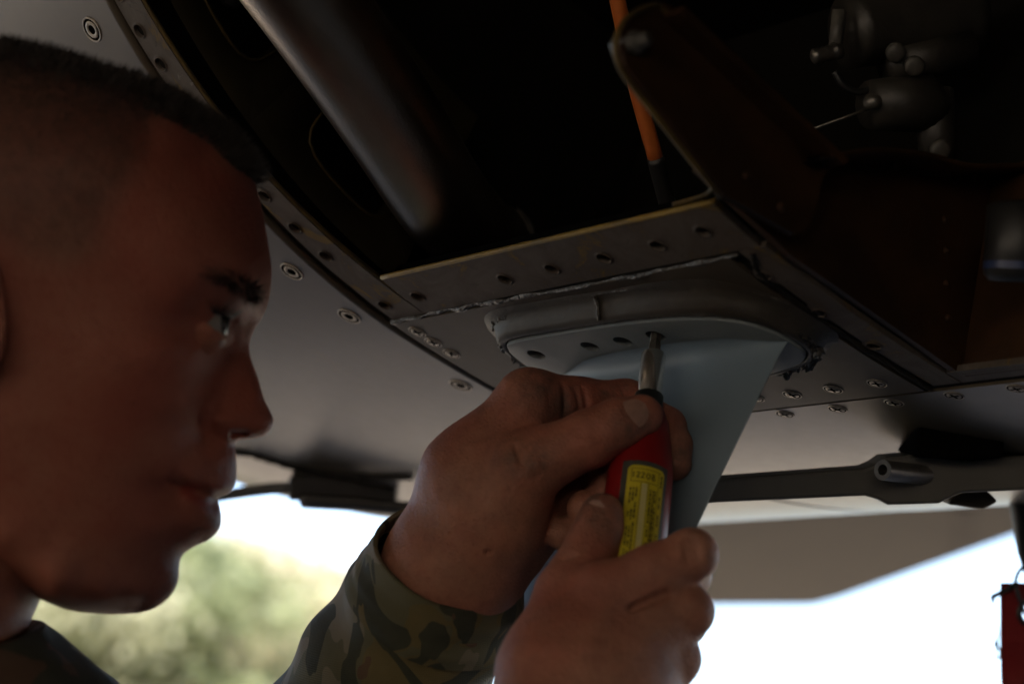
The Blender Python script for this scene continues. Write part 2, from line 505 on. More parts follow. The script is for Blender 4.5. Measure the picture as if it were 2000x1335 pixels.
fasteners('screw', [(815, 648), (846, 668), (882, 690), (997, 756), (1475, 777), (1547, 770), (1627, 760), (1713, 748)], aircraft, 'flush_screw')
fasteners('screw', [(1533, 808), (1636, 798), (1746, 786), (1863, 772), (1985, 758), (1430, 818)], aircraft, 'flush_screw')
# ------------------------------------------------------------------ the open bay: lining, rib, duct, beam, bracket, actuator
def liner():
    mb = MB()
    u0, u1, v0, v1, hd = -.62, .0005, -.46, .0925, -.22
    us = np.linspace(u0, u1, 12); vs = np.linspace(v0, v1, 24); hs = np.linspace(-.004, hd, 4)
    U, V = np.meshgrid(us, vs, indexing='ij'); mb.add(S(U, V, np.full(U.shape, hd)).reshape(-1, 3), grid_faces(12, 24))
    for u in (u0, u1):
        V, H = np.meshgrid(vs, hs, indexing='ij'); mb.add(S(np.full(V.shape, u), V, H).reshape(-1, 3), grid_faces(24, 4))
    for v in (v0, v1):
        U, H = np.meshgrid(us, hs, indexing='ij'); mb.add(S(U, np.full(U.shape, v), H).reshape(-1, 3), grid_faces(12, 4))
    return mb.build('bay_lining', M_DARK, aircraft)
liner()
def vh_of(px, py, u):
    v, h = -.1, -.02
    for _ in range(80):
        g = lambda a, b: project(SV(u, a, b))
        e = g(v, h) - np.array([px, py]); d = 1e-4
        J = np.array([(g(v + d, h) - g(v, h)) / d, (g(v, h + d) - g(v, h)) / d]).T
        s = np.clip(np.linalg.solve(J, e), -.02, .02); v -= s[0]; h -= s[1]
    return v, h
def web_plate(name, u, thick, poly_px, material, parent, poly_vh=None, smooth=False):
    """flat plate standing in the bay at one station u, outline given by directions of view"""
    P = [vh_of(x, y, u) for x, y in poly_px] if poly_vh is None else poly_vh
    n = len(P)
    V = [S(u, v, h) for v, h in P] + [S(u + thick, v, h) for v, h in P]
    mb = MB(); mb.add(V, [tuple(range(n)), tuple(range(n, 2 * n))[::-1]] + [(k, (k + 1) % n, n + (k + 1) % n, n + k) for k in range(n)])
    return mb.build(name, material, parent, smooth)
M_RIM = mat('dull flange edge', (0.07, 0.048, 0.014), (0.02, 0.015, 0.006), 50, 0.6, spec=0.2)
# rib web along the first strip, with rounded lightening holes
def rib_cell(mb, v0, v1, h0, h1, u, M=32):
    outer = []; rim = []; back = []
    cv, ch = (v0 + v1) / 2, (h0 + h1) / 2
    for k in range(M):
        q = 2 * math.pi * k / M
        dx, dy = math.cos(q), math.sin(q); m = max(abs(dx), abs(dy))
        outer.append(S(u, cv + dx / m * (v1 - v0) / 2, ch + dy / m * (h1 - h0) / 2))
        e = 4.0
        m4 = (abs(dx) ** e + abs(dy) ** e) ** (1 / e)
        a, b = cv + dx / m4 * (v1 - v0) * 0.30, ch + .012 + dy / m4 * (h1 - h0) * 0.24
        rim.append(S(u - .003, a, b)); back.append(S(u + .012, a, b))
    mb.add(outer + rim + back, grid_faces(3, M, True))
    return rim
mb = MB(); rims = []
for v0, v1 in ((-.33, -.262), (-.262, -.168), (-.168, -.062)):
    rims.append(rib_cell(mb, v0, v1, -.003, -.105, -.030))
rib = mb.build('rib_web', M_OLIVE, aircraft)
for r in rims:
    m2 = MB(); tube(m2, r + [r[0]], .0009, 6, False); m2.build('rim_flange', M_RIM, rib)
m2 = MB(); lathe(m2, S(-.033, -.222, -.030), -Wd(BX), [(0, .006), (.004, .006), (.005, .003), (.009, .003)], 6); m2.build('rib_bolt', M_BLACK, rib)
m2 = MB(); lathe(m2, S(-.033, -.268, -.060), -Wd(BX), [(0, .013), (.005, .013), (.006, .008), (.010, .008)], 18); m2.build('rib_bolt', M_BLACK, rib)
M_ACT0 = mat('scuffed grey coupling', (0.12, 0.115, 0.105), (0.05, 0.047, 0.043), 120, 0.5)
# the big duct
P = catmull([W(C(380, -290, .842)), W(C(570, -44, .866)), W(C(746, 208, .902)), W(C(862, 388, .937)), W(C(915, 448, .975)), W(C(950, 470, 1.03)), W(C(985, 462, 1.09))], 10)
n = len(P); rad = np.interp(np.arange(n), [0, 30, n - 1], [.0250, .0226, .0200])
mb = MB(); tube(mb, P, rad, 40)
mb.build('air_duct', M_PIPE, aircraft)
mb = MB(); tube(mb, [W(C(962, 468, 1.045)), W(C(1000, 462, 1.10)), W(C(1040, 440, 1.16))], [.0215, .0215, .0215], 28); mb.build('duct_coupling', M_ACT0, aircraft)
# orange cable with black end sleeve
mb = MB(); tube(mb, catmull([W(C(1180, -110, .87)), W(C(1207, 5, .875)), W(C(1240, 160, .885)), W(C(1283, 318, .895))], 6), .0036, 14); mb.build('orange_cable', M_ORANGE, aircraft)
mb = MB(); tube(mb, catmull([W(C(1280, 308, .894)), W(C(1296, 370, .90)), W(C(1318, 450, .905))], 6), .0040, 14); mb.build('cable_sleeve', M_BLACK, aircraft)
# brown beam walls round the second opening
beam_vh = [(-.088, .0), (-.088, -.004), (-.072, -.006), (-.05, -.030), (-.022, -.050), (.01, -.066), (.04, -.076), (.07, -.090), (.0865, -.096), (.0865, -.001), (-.03, -.001)]
beam = web_plate('frame_beam', -.2515, -.0035, None, M_BROWN, aircraft, beam_vh)
mb = MB(); box8(mb, [S(u, .0835, h) for u, h in ((-.2555, -.001), (-.50, -.001), (-.50, -.13), (-.2555, -.098))] + [S(u, .0870, h) for u, h in ((-.2555, -.001), (-.50, -.001), (-.50, -.13), (-.2555, -.098))])
beam2 = mb.build('frame_beam', M_BROWN2, aircraft, False)
# flange on the top edge of the beam
mb = MB()
fl = np.array([(-.05, -.030), (-.022, -.050), (.01, -.066), (.04, -.076), (.07, -.090), (.0865, -.096)]); fl = catmull(fl, 6)
V = []
for v, h in fl: V += [S(-.2515, v, h), S(-.275, v, h), S(-.275, v, h - .0025), S(-.2515, v, h - .0025)]
mb.add(V, grid_faces(len(fl), 4, True)); mb.build('beam_flange', M_BROWN2, beam)
def rivets(parent, pts, u, r=.0018, material=None):
    src = None
    for px, py in pts:
        v, h = vh_of(px, py, u)
        if src is None:
            m = MB(); lathe(m, (0, 0, 0), (0, 0, 1), [(-.001, r), (.0004, r), (.0011, r * .8), (.0015, r * .3)], 14, up=(1, 0, 0))
            o = src = m.build('rivet', material or M_BROWN2, None, recenter=False)
        else:
            o = src.copy(); COL.objects.link(o)
        d = -Wd(BX); a, b, d = basis(d)
        setparent(o, parent)
        o.matrix_basis = Matrix.Translation(Vector(S(u, v, h))) @ Matrix(np.column_stack([a, b, d]).tolist()).to_4x4()
rivets(beam, [(1845, 430), (1848, 490), (1848, 555), (1851, 622)], -.2552)
rivets(beam, [(1750, 322), (1905, 345)], -.262, .0024)
# bracket arm
ARM_PX = [(1212, 132), (1203, 100), (1205, 70), (1225, 35), (1255, 15), (1283, 13), (1305, 25), (1622, 322), (1592, 345), (1562, 450), (1540, 458), (1410, 385)]
arm = web_plate('bracket_arm', -.262, -.004, ARM_PX, M_BROWN, aircraft); add_bevel(arm, .0008)
mb = MB(); tube(mb, [S(-.2665, *vh_of(x, y, -.2665)) for x, y in catmull(np.array([(1622, 322), (1460, 172), (1305, 27), (1270, 12), (1228, 33), (1205, 72), (1212, 135), (1300, 250), (1408, 385)], float), 8)], .0011, 8)
mb.build('arm_edge', M_EDGE, arm)
web_plate('arm_flange', -.2662, -.010, [(1300, 24), (1622, 322), (1612, 330), (1292, 36)], M_BROWN, arm)
rivets(arm, [(1457, 345), (1525, 405)], -.2662, .0020)
mb = MB()
pc = S(-.2662, *vh_of(1235, 85, -.2662))
lathe(mb, pc, -Wd(BX), [(-.008, .0046), (.003, .0046), (.004, .0042), (.004, .003), (.008, .003)], 6); mb.build('arm_bolt', M_ACT0, arm)
# short yellow lip where strip 2 meets the beam
mb = MB(); tube(mb, [W(C(x, y, d)) for x, y, d in catmull(np.array([(1315, 400, .80), (1340, 393, .797), (1380, 380, .79), (1395, 362, .785), (1398, 345, .785)]), 5)], .0012, 8); mb.build('beam_lip', M_EDGE, aircraft)
# black hydraulic fitting with blue band
mb = MB(); pc = W(C(1985, 470, .80)); ax = W(C(1965, 590, .80)) - W(C(1975, 400, .80))
tube(mb, [pc - ax * .4, pc - ax * .35, pc + ax * .35, pc + ax * .42], [.008, .0125, .0125, .010], 24); fit = mb.build('hydraulic_fitting', M_BLACK, aircraft)
mb = MB(); tube(mb, [pc + ax * .22, pc + ax * .30], [.0128, .0128], 24, False)
mb.build('blue_band', mat('blue band', (0.03, 0.05, 0.14), None, 50, 0.4), fit)
# actuator cluster
M_ACT = mat('cast grey metal', (0.050, 0.046, 0.040), (0.028, 0.026, 0.023), 60, 0.45, 0.2, bump=0.4)
mb = MB(); tube(mb, catmull([W(C(1655, 62, .88)), W(C(1760, 50, .89)), W(C(1900, 30, .90))], 6), [.0165] * 13, 22)
tube(mb, [W(C(1730, 130, .88)), W(C(1890, 95, .89))], [.009, .010], 16); act = mb.build('actuator', M_ACT, aircraft)
mb = MB(); tube(mb, [W(C(1640, 20, .87)), W(C(1630, 105, .87))], [.0035, .0035], 4); mb.build('actuator_flange', M_ACT0, act)
mb = MB(); tube(mb, [W(C(1587, 112, .865)) + (W(C(1640, 98, .87)) - W(C(1587, 112, .865))) * t for t in np.linspace(0, 1, 13)], [.0022, .0036, .003, .0036, .003, .0036, .003, .0036, .003, .0042, .0042, .0038, .0038], 12); mb.build('threaded_nozzle', M_STEEL, act)
mb = MB(); tube(mb, catmull([W(C(1630, 140, .87)), W(C(1648, 168, .87)), W(C(1680, 180, .872)), W(C(1722, 160, .875))], 6), .0016, 8); mb.build('hose', M_BLACK, act)
mb = MB(); tube(mb, [W(C(1560, 262, .875)), W(C(1710, 208, .868))], .0007, 6); mb.build('wire', M_STEEL, act)
mb = MB(); tube(mb, [W(C(1700, 198, .862)), W(C(1712, 200, .868)), W(C(1740, 205, .88))], [.0034, .0034, .0034], 14); mb.build('bolt_head', M_STEEL, act)
mb = MB(); tube(mb, [W(C(1700, 205, .872)), W(C(1800, 200, .885)), W(C(1830, 225, .89))], [.011, .0135, .009], 16); tube(mb, [W(C(1820, 180, .89)), W(C(1835, 330, .885))], [.010, .008], 12); mb.build('valve_body', M_ACT, act)
for x, y in ((1785, 128), (1748, 102), (1835, 290)):
    mb = MB(); lathe(mb, W(C(x, y, .872)), Wd([0, -1, -.3]), [(0, .0045), (.003, .0045), (.004, .003)], 12); mb.build('valve_cap', M_ACT0, act)

# ------------------------------------------------------------------ blade antenna on its sealed pedestal
M_ANT = mat('off-white base paint', (0.185, 0.220, 0.245), (0.165, 0.195, 0.22), 18, 0.5, spec=0.25, bump=0.15, bscale=500)
M_FIN = mat('slate blue antenna paint', (0.195, 0.265, 0.34), (0.175, 0.24, 0.31), 14, 0.42, bump=0.15, bscale=500, spec=0.3)
M_PED = mat('dark weathered pedestal', (0.055, 0.048, 0.041), (0.030, 0.027, 0.023), 45, 0.5, spec=0.3, bump=0.4, bscale=220, bdist=0.0007)
OUT = np.array([(-.0755, -.0187), (-.112, -.0192), (-.140, -.0188), (-.165, -.0172), (-.186, -.0142), (-.2012, -.0098), (-.212, -.003), (-.2178, .006), (-.2200, .016), (-.2185, .0266), (-.210, .034), (-.1965, .038), (-.182, .0405), (-.15, .0425), (-.11, .0420), (-.085, .036), (-.069, .024), (-.0625, .0087), (-.0632, -.004), (-.0665, -.0135)])
def closed_cat(P, n):
    P = np.asarray(P, float); m = len(P); out = []
    for i in range(m):
        a, b, c, d = P[(i - 1) % m], P[i], P[(i + 1) % m], P[(i + 2) % m]
        for t in np.linspace(0, 1, n, endpoint=False):
            out.append(0.5 * (2 * b + (c - a) * t + (2 * a - 5 * b + 4 * c - d) * t * t + (3 * b - a - 3 * c + d) * t ** 3))
    return np.array(out)
OL = closed_cat(OUT, 8)
_t = np.roll(OL, -1, 0) - np.roll(OL, 1, 0); _t /= np.linalg.norm(_t, axis=1)[:, None]
ONRM = np.stack([_t[:, 1], -_t[:, 0]], 1)
if ((OL - OL.mean(0)) * ONRM).sum() < 0: ONRM = -ONRM
antenna = empty('blade_antenna', W(SV(-.14, .012, .14)), 'pale blue-grey blade antenna on an oval base, being unscrewed from the belly', 'antenna')
def ring_uv(off, h):
    p = OL + ONRM * off
    return S(p[:, 0], p[:, 1], np.full(len(p), h))
HB = .0105
mb = MB()
ang = np.linspace(0, 1, len(OL))
wide = np.interp(OL[:, 0], [-.22, -.20, -.15, -.06], [.9, 1.3, 1.0, 1.15]) * np.where(OL[:, 1] > .03, .75, 1.0)
def ring_w(off, h):
    p = OL + ONRM * (off * wide)[:, None]
    return S(p[:, 0], p[:, 1], np.full(len(p), h))
rings = [ring_w(.0128, -.0005), ring_w(.0120, .0004), ring_w(.0098, .0010), ring_w(.0076, .0026), ring_w(.0062, .0050), ring_w(.0050, .0078), ring_w(.0034, .0092), ring_w(.0016, .0094), ring_uv(.0006, .0088), ring_uv(.0004, .004)]
mb.add(np.concatenate(rings), grid_faces(len(rings), len(OL), True)); ped = mb.build('pedestal', M_PED, antenna)
# base plate, solid, then drilled
mb = MB()
rr = [ring_uv(-.0004, .003), ring_uv(-.0002, .0095), ring_uv(-.0006, HB - .0002), ring_uv(-.0012, HB)]
m = len(OL)
F = grid_faces(4, m, True); F.append(tuple(range(m))[::-1]); F.append(tuple(range(3 * m, 4 * m)))
mb.add(np.concatenate(rr), F)
base_plate = mb.build('base_plate', M_ANT, antenna)
HOLES = [uv_of(x, y, HB) for x, y in ((1047, 693), (1152, 678), (1216, 668), (1280, 657))] 
HOLES += [(u, .034) for u in (-.085, -.13, -.17)] 
cm = MB()
for u, v in HOLES:
    lathe(cm, S(u, v, HB + .004), -SN(u, v), [(0, .0046), (.0105, .0046)], 24)
cut = cm.build('cutter', None, None)
bmod = base_plate.modifiers.new('drill', 'BOOLEAN'); bmod.object = cut; bmod.operation = 'DIFFERENCE'; bmod.solver = 'EXACT'
dg = bpy.context.evaluated_depsgraph_get(); dg.update()
newme = bpy.data.meshes.new_from_object(base_plate.evaluated_get(dg))
base_plate.modifiers.clear(); base_plate.data = newme
bpy.data.objects.remove(cut)
newme.polygons.foreach_set('use_smooth', [False] * len(newme.polygons))
em = base_plate.modifiers.new('split', 'EDGE_SPLIT'); em.split_angle = math.radians(30)
newme.polygons.foreach_set('use_smooth', [True] * len(newme.polygons))
# screws still seated deep in the holes (not in the one being worked on)
scr = None
for u, v in [HOLES[0]] + HOLES[4:]:
    if scr is None:
        m_ = MB(); lathe(m_, (0, 0, 0), (0, 0, 1), [(-.002, .0036), (.0, .0036), (.0008, .0028), (.0008, .0012), (-.001, .001)], 18, up=(1, 0, 0))
        o = scr = m_.build('mounting_screw', M_STEEL, None, recenter=False)
    else:
        o = scr.copy(); COL.objects.link(o)
    setparent(o, antenna); o.matrix_basis = place_frame(o, u, v, .0058)
# fin with a filleted root, swept
VF = .0145
def fin_right(h): return np.interp(h, [HB, .0309, .0739, .1401], [-.2180, -.2118, -.1990, -.1800])
def fin_left(h): return np.interp(h, [HB, .06, .115, .14], [-.080, -.083, -.0900, -.0950])
hs = np.concatenate([HB + .009 * (1 - np.cos(np.linspace(0, math.pi / 2, 10))), np.linspace(.024, .139, 30), [.1400]])
V = []; NL = 36
for i, h in enumerate(hs):
    x = min(1, max(0, (h - HB) / .009)); fl = .009 * (1 - math.sqrt(max(0, 1 - (1 - x) ** 2)))
    a, b = fin_right(h) - fl * .25, fin_left(h) + fl * .6
    for k in range(NL):
        q = 2 * math.pi * k / NL
        cx = math.cos(q); s = math.sin(q)
        th = (.0038 + fl * (0.25 + 0.75 * min(1, 3 * (1 - abs(cx))))) * (1 - abs(cx) ** 3) * np.sign(s)
        if i == len(hs) - 1: th *= .4
        V.append(S((a + b) / 2 + (a - b) / 2 * cx, VF + th, h))
mb = MB(); F = grid_faces(len(hs), NL, True); F.append(tuple(range((len(hs) - 1) * NL, len(hs) * NL)))
mb.add(V, F); mb.build('fin', M_FIN, antenna)
# torn sealant round the base: lumpy collars at both ends and beads along the flank
def lump_chain(name, idx, off, h, w, seed, amp, parent):
    rnd = np.random.RandomState(seed); N = len(idx); n = 9
    V = []
    a1 = np.convolve(rnd.randn(N + 6), np.ones(2) / 2, 'same')[3:-3]; a2 = np.convolve(rnd.randn(N + 6), np.ones(3) / 3, 'same')[3:-3]
    for j, i in enumerate(idx):
        f = i % len(OL); i0 = int(f); p = OL[i0] + (OL[(i0 + 1) % len(OL)] - OL[i0]) * (f - i0); nn = ONRM[i0] + (ONRM[(i0 + 1) % len(OL)] - ONRM[i0]) * (f - i0)
        e = max(0.0, math.sin(math.pi * j / (N - 1))) ** .4
        for k in range(n):
            q = math.pi * k / (n - 1)
            ww = w * e * (1 + amp * a1[j] * math.sin(2.3 * k + j)); 
            c = p + nn * (off + amp * .35 * w * a2[j] + ww / 2 * math.cos(q))
            V.append(S(c[0], c[1], h + w * .45 * e * max(.1, 1 + amp * a2[j] + amp * .8 * rnd.randn()) * math.sin(q)))
    mb = MB(); mb.add(V, grid_faces(N, n)); return mb.build(name, M_SEAL, parent)
L = len(OL)
lump_chain('torn_sealant', np.arange(-44, 2, .5), .0036, .0076, .0034, 1, .6, antenna)
lump_chain('torn_sealant', np.arange(62, 100, .5), .0040, .0068, .0050, 2, .6, antenna)
lump_chain('torn_sealant', np.arange(2, 62, .5), .0014, .0090, .0011, 5, .35, antenna)
lump_chain('torn_sealant', np.arange(4, 60, .5), .0112, .0003, .0013, 6, .4, antenna)
lump_chain('torn_sealant', np.arange(-10, 5, .25), .0085, .001, .0030, 7, .5, antenna)
mb = MB(); q = [S(*(OL[16] + ONRM[16] * o_)[:2], h_) for o_, h_ in ((.0112, .0015), (.0085, .0030), (.0070, .0045), (.0058, .0072), (.0042, .0095))]
tube(mb, q, [.0008, .0012, .0009, .0013, .0008], 8); mb.build('sealant_run', M_SEAL, antenna)
# ------------------------------------------------------------------ torque screwdriver
M_RED = mat('red plastic handle', (0.24, 0.006, 0.008), (0.19, 0.005, 0.006), 30, 0.42)
M_CHROME = mat('polished chrome', (0.95, 0.91, 0.85), (0.90, 0.86, 0.80), 300, 0.22, 1.0)
M_YEL = mat('yellow label', (0.62, 0.52, 0.03), (0.55, 0.46, 0.03), 120, 0.45)
M_PRINT = mat('black print', (0.02, 0.018, 0.01), None, 50, 0.5)
M_PALE = mat('pale print strip', (0.62, 0.58, 0.34), None, 50, 0.5)
M_GREYL = mat('dark grey tape', (0.06, 0.062, 0.055), (0.045, 0.046, 0.042), 200, 0.5, bump=0.3)
T0 = W(SV(*HOLES[3], HB - .001)); T1 = W(C(1250, 930, .83))
TD = nrm(T1 - T0)
def tx(s): return T0 + TD * s
tool = empty('torque_screwdriver', tx(.16), 'red torque screwdriver with yellow calibration label, its chrome bit in the antenna screw hole', 'screwdriver')
Ltool = np.linalg.norm(T1 - T0)            # hole to the shoulder of the handle
k = Ltool / 273.0                          # metres of tool per pixel of photograph height
def sy(y):
    a, b = -.01, .25
    for _ in range(40):
        m_ = (a + b) / 2
        q_ = (tx(m_) - np.array([0, 0, CAM_Z])) @ RW
        if project(q_)[1] < y: a = m_
        else: b = m_
    return (a + b) / 2
mb = MB(); lathe(mb, tx(-.005), TD, [(0, .0010), (.002, .0022), (.004, .0025), (sy(672) + .005, .0025), (sy(673) + .005, .0028), (sy(697) + .005, .0028)], 6); mb.build('hex_bit', M_STEEL, tool, False)
mb = MB(); lathe(mb, tx(sy(692)), TD, [(0, .0046), (.0003, .0052), (.0008, .0054), (sy(772) - sy(692), .0054), (sy(775) - sy(692), .0051)], 40); mb.build('bit_holder', M_CHROME, tool)
mb = MB(); lathe(mb, tx(sy(772)), TD, [(0, .0055), (.0006, .0062), (sy(792) - sy(772), .0064), (sy(804) - sy(772), .0060)], 32); mb.build('collar', M_BLACK, tool)
hs0 = sy(796)
prof = [(0, .0062), (.002, .0074), (sy(830) - hs0, .0098), (sy(870) - hs0, .0118), (sy(905) - hs0, .0132), (sy(930) - hs0, .0138), (sy(960) - hs0, .0139), (sy(1260) - hs0, .0139), (sy(1275) - hs0, .0130), (sy(1290) - hs0, .0100), (sy(1293) - hs0, .002)]
mb = MB(); lathe(mb, tx(hs0), TD, prof, 44); mb.build('handle', M_RED, tool)
ta, tb, _ = basis(TD)
view = nrm(np.array([0, 0, CAM_Z]) - tx(.09)); view = nrm(view - TD * (view @ TD)); side = nrm(np.cross(TD, view))
if side @ np.array([1, 0, 0]) < 0: side = -side
RB = .0139
def cyl(s, x, lift):
    """point on the handle: s along it, x metres round it from the middle of the label"""
    a = x / RB + math.radians(11)
    return tx(s) + (view * math.cos(a) + side * math.sin(a)) * (RB + lift)
def cyl_patch(mb, s0, s1, x0, x1, lift, ns=2, nx=12, corner=0.0):
    V = []
    ss = np.linspace(s0, s1, ns)
    if corner: ss = np.concatenate([s0 + corner * (1 - np.cos(np.linspace(0, math.pi / 2, 6))), s1 - corner * (1 - np.cos(np.linspace(math.pi / 2, 0, 6)))])
    for s in ss:
        ins = 0.0
        if corner:
            e = min(s - s0, s1 - s)
            if e < corner: ins = corner - math.sqrt(max(0, corner ** 2 - (corner - e) ** 2))
        for x in np.linspace(x0 + ins, x1 - ins, nx): V.append(cyl(s, x, lift))
    mb.add(V, grid_faces(len(ss), nx))
S0L, S1L = sy(944), sy(1130)
mb = MB(); cyl_patch(mb, sy(934), sy(1140), -.0105, .0100, .0002, 12, 16); lab = mb.build('label_backing', M_GREYL, tool)
mb = MB(); cyl_patch(mb, S0L, S1L, -.0078, .0078, .0005, corner=.0022, nx=16); lab2 = mb.build('calibration_label', M_YEL, tool)
mb = MB(); lw = .00022
LL = S1L - S0L
def bar(s0, s1, x0, x1, l=.0007): cyl_patch(mb, S0L + s0 * LL, S0L + s1 * LL, x0, x1, l, 3, 6)
bar(.035, .040, -.0062, .0062); bar(.17, .176, -.0062, .0050); bar(.04, .17, -.0062, -.0060); bar(.04, .17, .0050, .0052)
bar(.18, .95, -.0020, -.0018); bar(.18, .95, .0010, .0012); bar(.46, .466, .0012, .0052); bar(.18, .95, .0052, .0054); bar(.62, .626, .0012, .0052)
rnd = random.Random(5)
for x in (-.0058, -.0046, -.0034, .0022, .0034, .0043, .0064):       # rows of tiny print running along the handle
    s = .24 if x < .006 else .06
    while s < .93:
        l = rnd.uniform(.012, .05)
        if rnd.random() > .25: bar(s, min(.94, s + l), x - .00032, x + .00032)
        s += l + rnd.uniform(.006, .012)
def stroke(pts):
    for (a, b), (c, d) in zip(pts[:-1], pts[1:]):
        p0, p1 = np.array([a, b]), np.array([c, d]); t = p1 - p0; n_ = np.array([-t[1], t[0]]); n_ = n_ / (np.linalg.norm(n_) + 1e-9) * .00022
        q = [p0 + n_, p1 + n_, p1 - n_, p0 - n_]
        mb.add([cyl(S0L + .105 * LL + y, x, .0008) for x, y in q], [(0, 1, 2, 3)])
# hand-written serial: I 2 2 0 8
stroke([(-.0053, -.0013), (-.0053, .0013)])
for x0 in (-.0040, -.0022): stroke([(x0, -.0008), (x0 + .0006, -.0014), (x0 + .0012, -.0007), (x0, .0013), (x0 + .0014, .0012)])
def oval(x0, y0, rx, ry): stroke([(x0 + rx * math.cos(a), y0 + ry * math.sin(a)) for a in np.linspace(0, 2 * math.pi, 9)])
oval(.0006, .0002, .0007, .0013); oval(.0026, -.0006, .0005, .0007); oval(.0027, .0009, .0006, .0008)
mb.build('print', M_PRINT, lab2, False)
mb = MB()
s = .19
while s < .95: bar(s, s + .022, -.0015, .0007, .0006); s += .03
mb.build('print', M_PALE, lab2, False)

# ------------------------------------------------------------------ things under and beyond the belly
def prism_px(name, pts, d0, d1, material, parent, bevel=0.0):
    """solid whose front outline is seen in these directions at depth d0, running straight back to depth d1"""
    f = [W(C(x, y, d0)) for x, y in pts]
    back = Wd([0, d1 - d0, 0])
    b = [p + back for p in f]
    n = len(f); mb = MB()
    mb.add(f + b, [tuple(range(n)), tuple(range(n, 2 * n))[::-1]] + [(k, (k + 1) % n, n + (k + 1) % n, n + k)[::-1] for k in range(n)])
    o = mb.build(name, material, parent, False)
    if bevel: add_bevel(o, bevel)
    return o
M_ARMB = mat('matt dark arm', (0.12, 0.113, 0.105), (0.095, 0.09, 0.083), 25, 0.5)
door_arm = prism_px('door_arm', [(1180, 968), (1400, 935), (1690, 914), (1712, 905), (1730, 892), (1800, 886), (1850, 890), (1875, 898), (2000, 889), (2150, 876), (2150, 948), (2000, 957), (1880, 962), (1850, 975), (1835, 983), (1735, 986), (1715, 975), (1690, 968), (1400, 981), (1180, 1000)], 0.945, 0.970, M_ARMB, aircraft, .0015)
mb = MB(); tube(mb, [W(C(1724, 917, 0.925)), W(C(1750, 921, 0.932)), W(C(1830, 930, 0.955))], [.0048, .0048, .0048], 20, False)
tube(mb, [W(C(1724, 917, 0.925)), W(C(1830, 930, 0.955))], [.0026, .0026], 16, False); 
a_, b_, c_ = basis(W(C(1830, 930, 0.955)) - W(C(1724, 917, 0.925)))
pc = W(C(1724, 917, 0.925))
mb.add([pc + r * (a_ * math.cos(t) + b_ * math.sin(t)) for r in (.0048, .0026) for t in np.linspace(0, 2 * math.pi, 20, endpoint=False)], grid_faces(2, 20, True))
mb.build('hinge_pin', mat('worn pin', (0.16, 0.15, 0.145), (0.10, 0.095, 0.09), 80, 0.4, 0.5), door_arm)
prism_px('arm_mount_shadow', [(1790, 840), (1800, 826), (1880, 815), (1950, 808), (1962, 818), (1962, 892), (1900, 900), (1790, 893)], 0.93, 1.02, M_FLAT_BLACK, aircraft, .003)  # mount block in flat black, standing in for the belly's soft shadow
prism_px('arm_fairing', [(1858, 972), (1880, 961), (1930, 958), (1952, 980), (1921, 994), (1850, 985)], 0.975, 1.05, M_SKIN2, aircraft, .003)
# strut that the streamer hangs from
mb = MB(); tube(mb, [W(C(1995, 935, 1.14)), W(C(1992, 985, 1.14)), W(C(2003, 1075, 1.14)), W(C(2014, 1120, 1.14))], [.0065, .006, .005, .004], 10); mb.build('pin_strut', M_BLACK, aircraft)
# dark keel block and edge rail at the far end of the belly
prism_px('keel_block', [(563, 930), (600, 926), (765, 936), (772, 945), (772, 986), (640, 980), (563, 978)], 1.275, 1.42, M_BLACK, aircraft, .006)
mb = MB(); tube(mb, [W(C(x, y, d)) for x, y, d in catmull(np.array([(330, 985, 1.30), (440, 966, 1.30), (520, 955, 1.29), (570, 952, 1.28)]), 5)], [.004] * 16, 10); mb.build('edge_rail', M_ARM, aircraft)
mb = MB(); tube(mb, [W(C(x, y, d)) for x, y, d in catmull(np.array([(590, 978, 1.27), (690, 984, 1.265), (800, 994, 1.26), (960, 1004, 1.25)]), 5)], [.0045] * 16, 10, ell=(2.2, 1)); mb.build('edge_rail', M_ARM, aircraft)
ribbon('door_edge', [uv_of(x, y) for x, y in ((380, 872), (450, 880), (500, 888), (560, 906), (640, 920), (720, 928), (800, 930))], .007, -.001, M_GAP, .1, 9, hgt=.0035)
# far wing: flat slab above, underside in view
def on_height(px, py, z):
    r = Wd(ray(px, py)); t = (z - CAM_Z) / r[2]
    return np.array([0, 0, CAM_Z]) + r * t
ZW = 2.75
wp = [on_height(x, y, ZW) for x, y in ((980, 1190), (1360, 1187), (1588, 1186), (1640, 1172), (1990, 1046), (2400, 905), (2400, 700), (980, 760))]
n = len(wp); cen = np.mean(wp, 0)
V = wp + [p + np.array([0, 0, .05]) for p in wp] + [cen + (p - cen) * .82 + np.array([0, 0, .14]) for p in wp]
F = [tuple(range(n))] + grid_faces(3, n, True) + [tuple(range(2 * n, 3 * n))[::-1]]
mb = MB(); mb.add(V, F); wing = mb.build('wing', mat('wing underside paint', (0.042, 0.036, 0.028), (0.038, 0.032, 0.025), 3, 0.7, spec=0.2), aircraft, False)
mb = MB(); q = [on_height(x, y, ZW - .006) for x, y in ((1862, 990), (1905, 990), (1905, 1075), (1862, 1090))]
box8(mb, q + [p + np.array([0, 0, .004]) for p in q]); mb.build('hinge_band', mat('brownish hinge band', (0.028, 0.021, 0.016), None, 6, 0.7, spec=0.2), wing, False)

# unseen wing slab added to block skylight above and behind the point of view
mb = MB(); wq = [(-14, -14), (13, -14), (13, 2.0), (4.5, 2.2), (-2.2, 3.0), (-14, 2.4)]
n = len(wq); V = [(x, y, 2.62) for x, y in wq] + [(x * .97, y * .97, 2.85) for x, y in wq]
mb.add(V, [tuple(range(n))[::-1], tuple(range(n, 2 * n))] + [(k, (k + 1) % n, n + (k + 1) % n, n + k) for k in range(n)])
mb.build('wing', mat('overhead light blocker paint', (0.30, 0.28, 0.26), (0.26, 0.245, 0.225), 2, 0.5), aircraft, False)

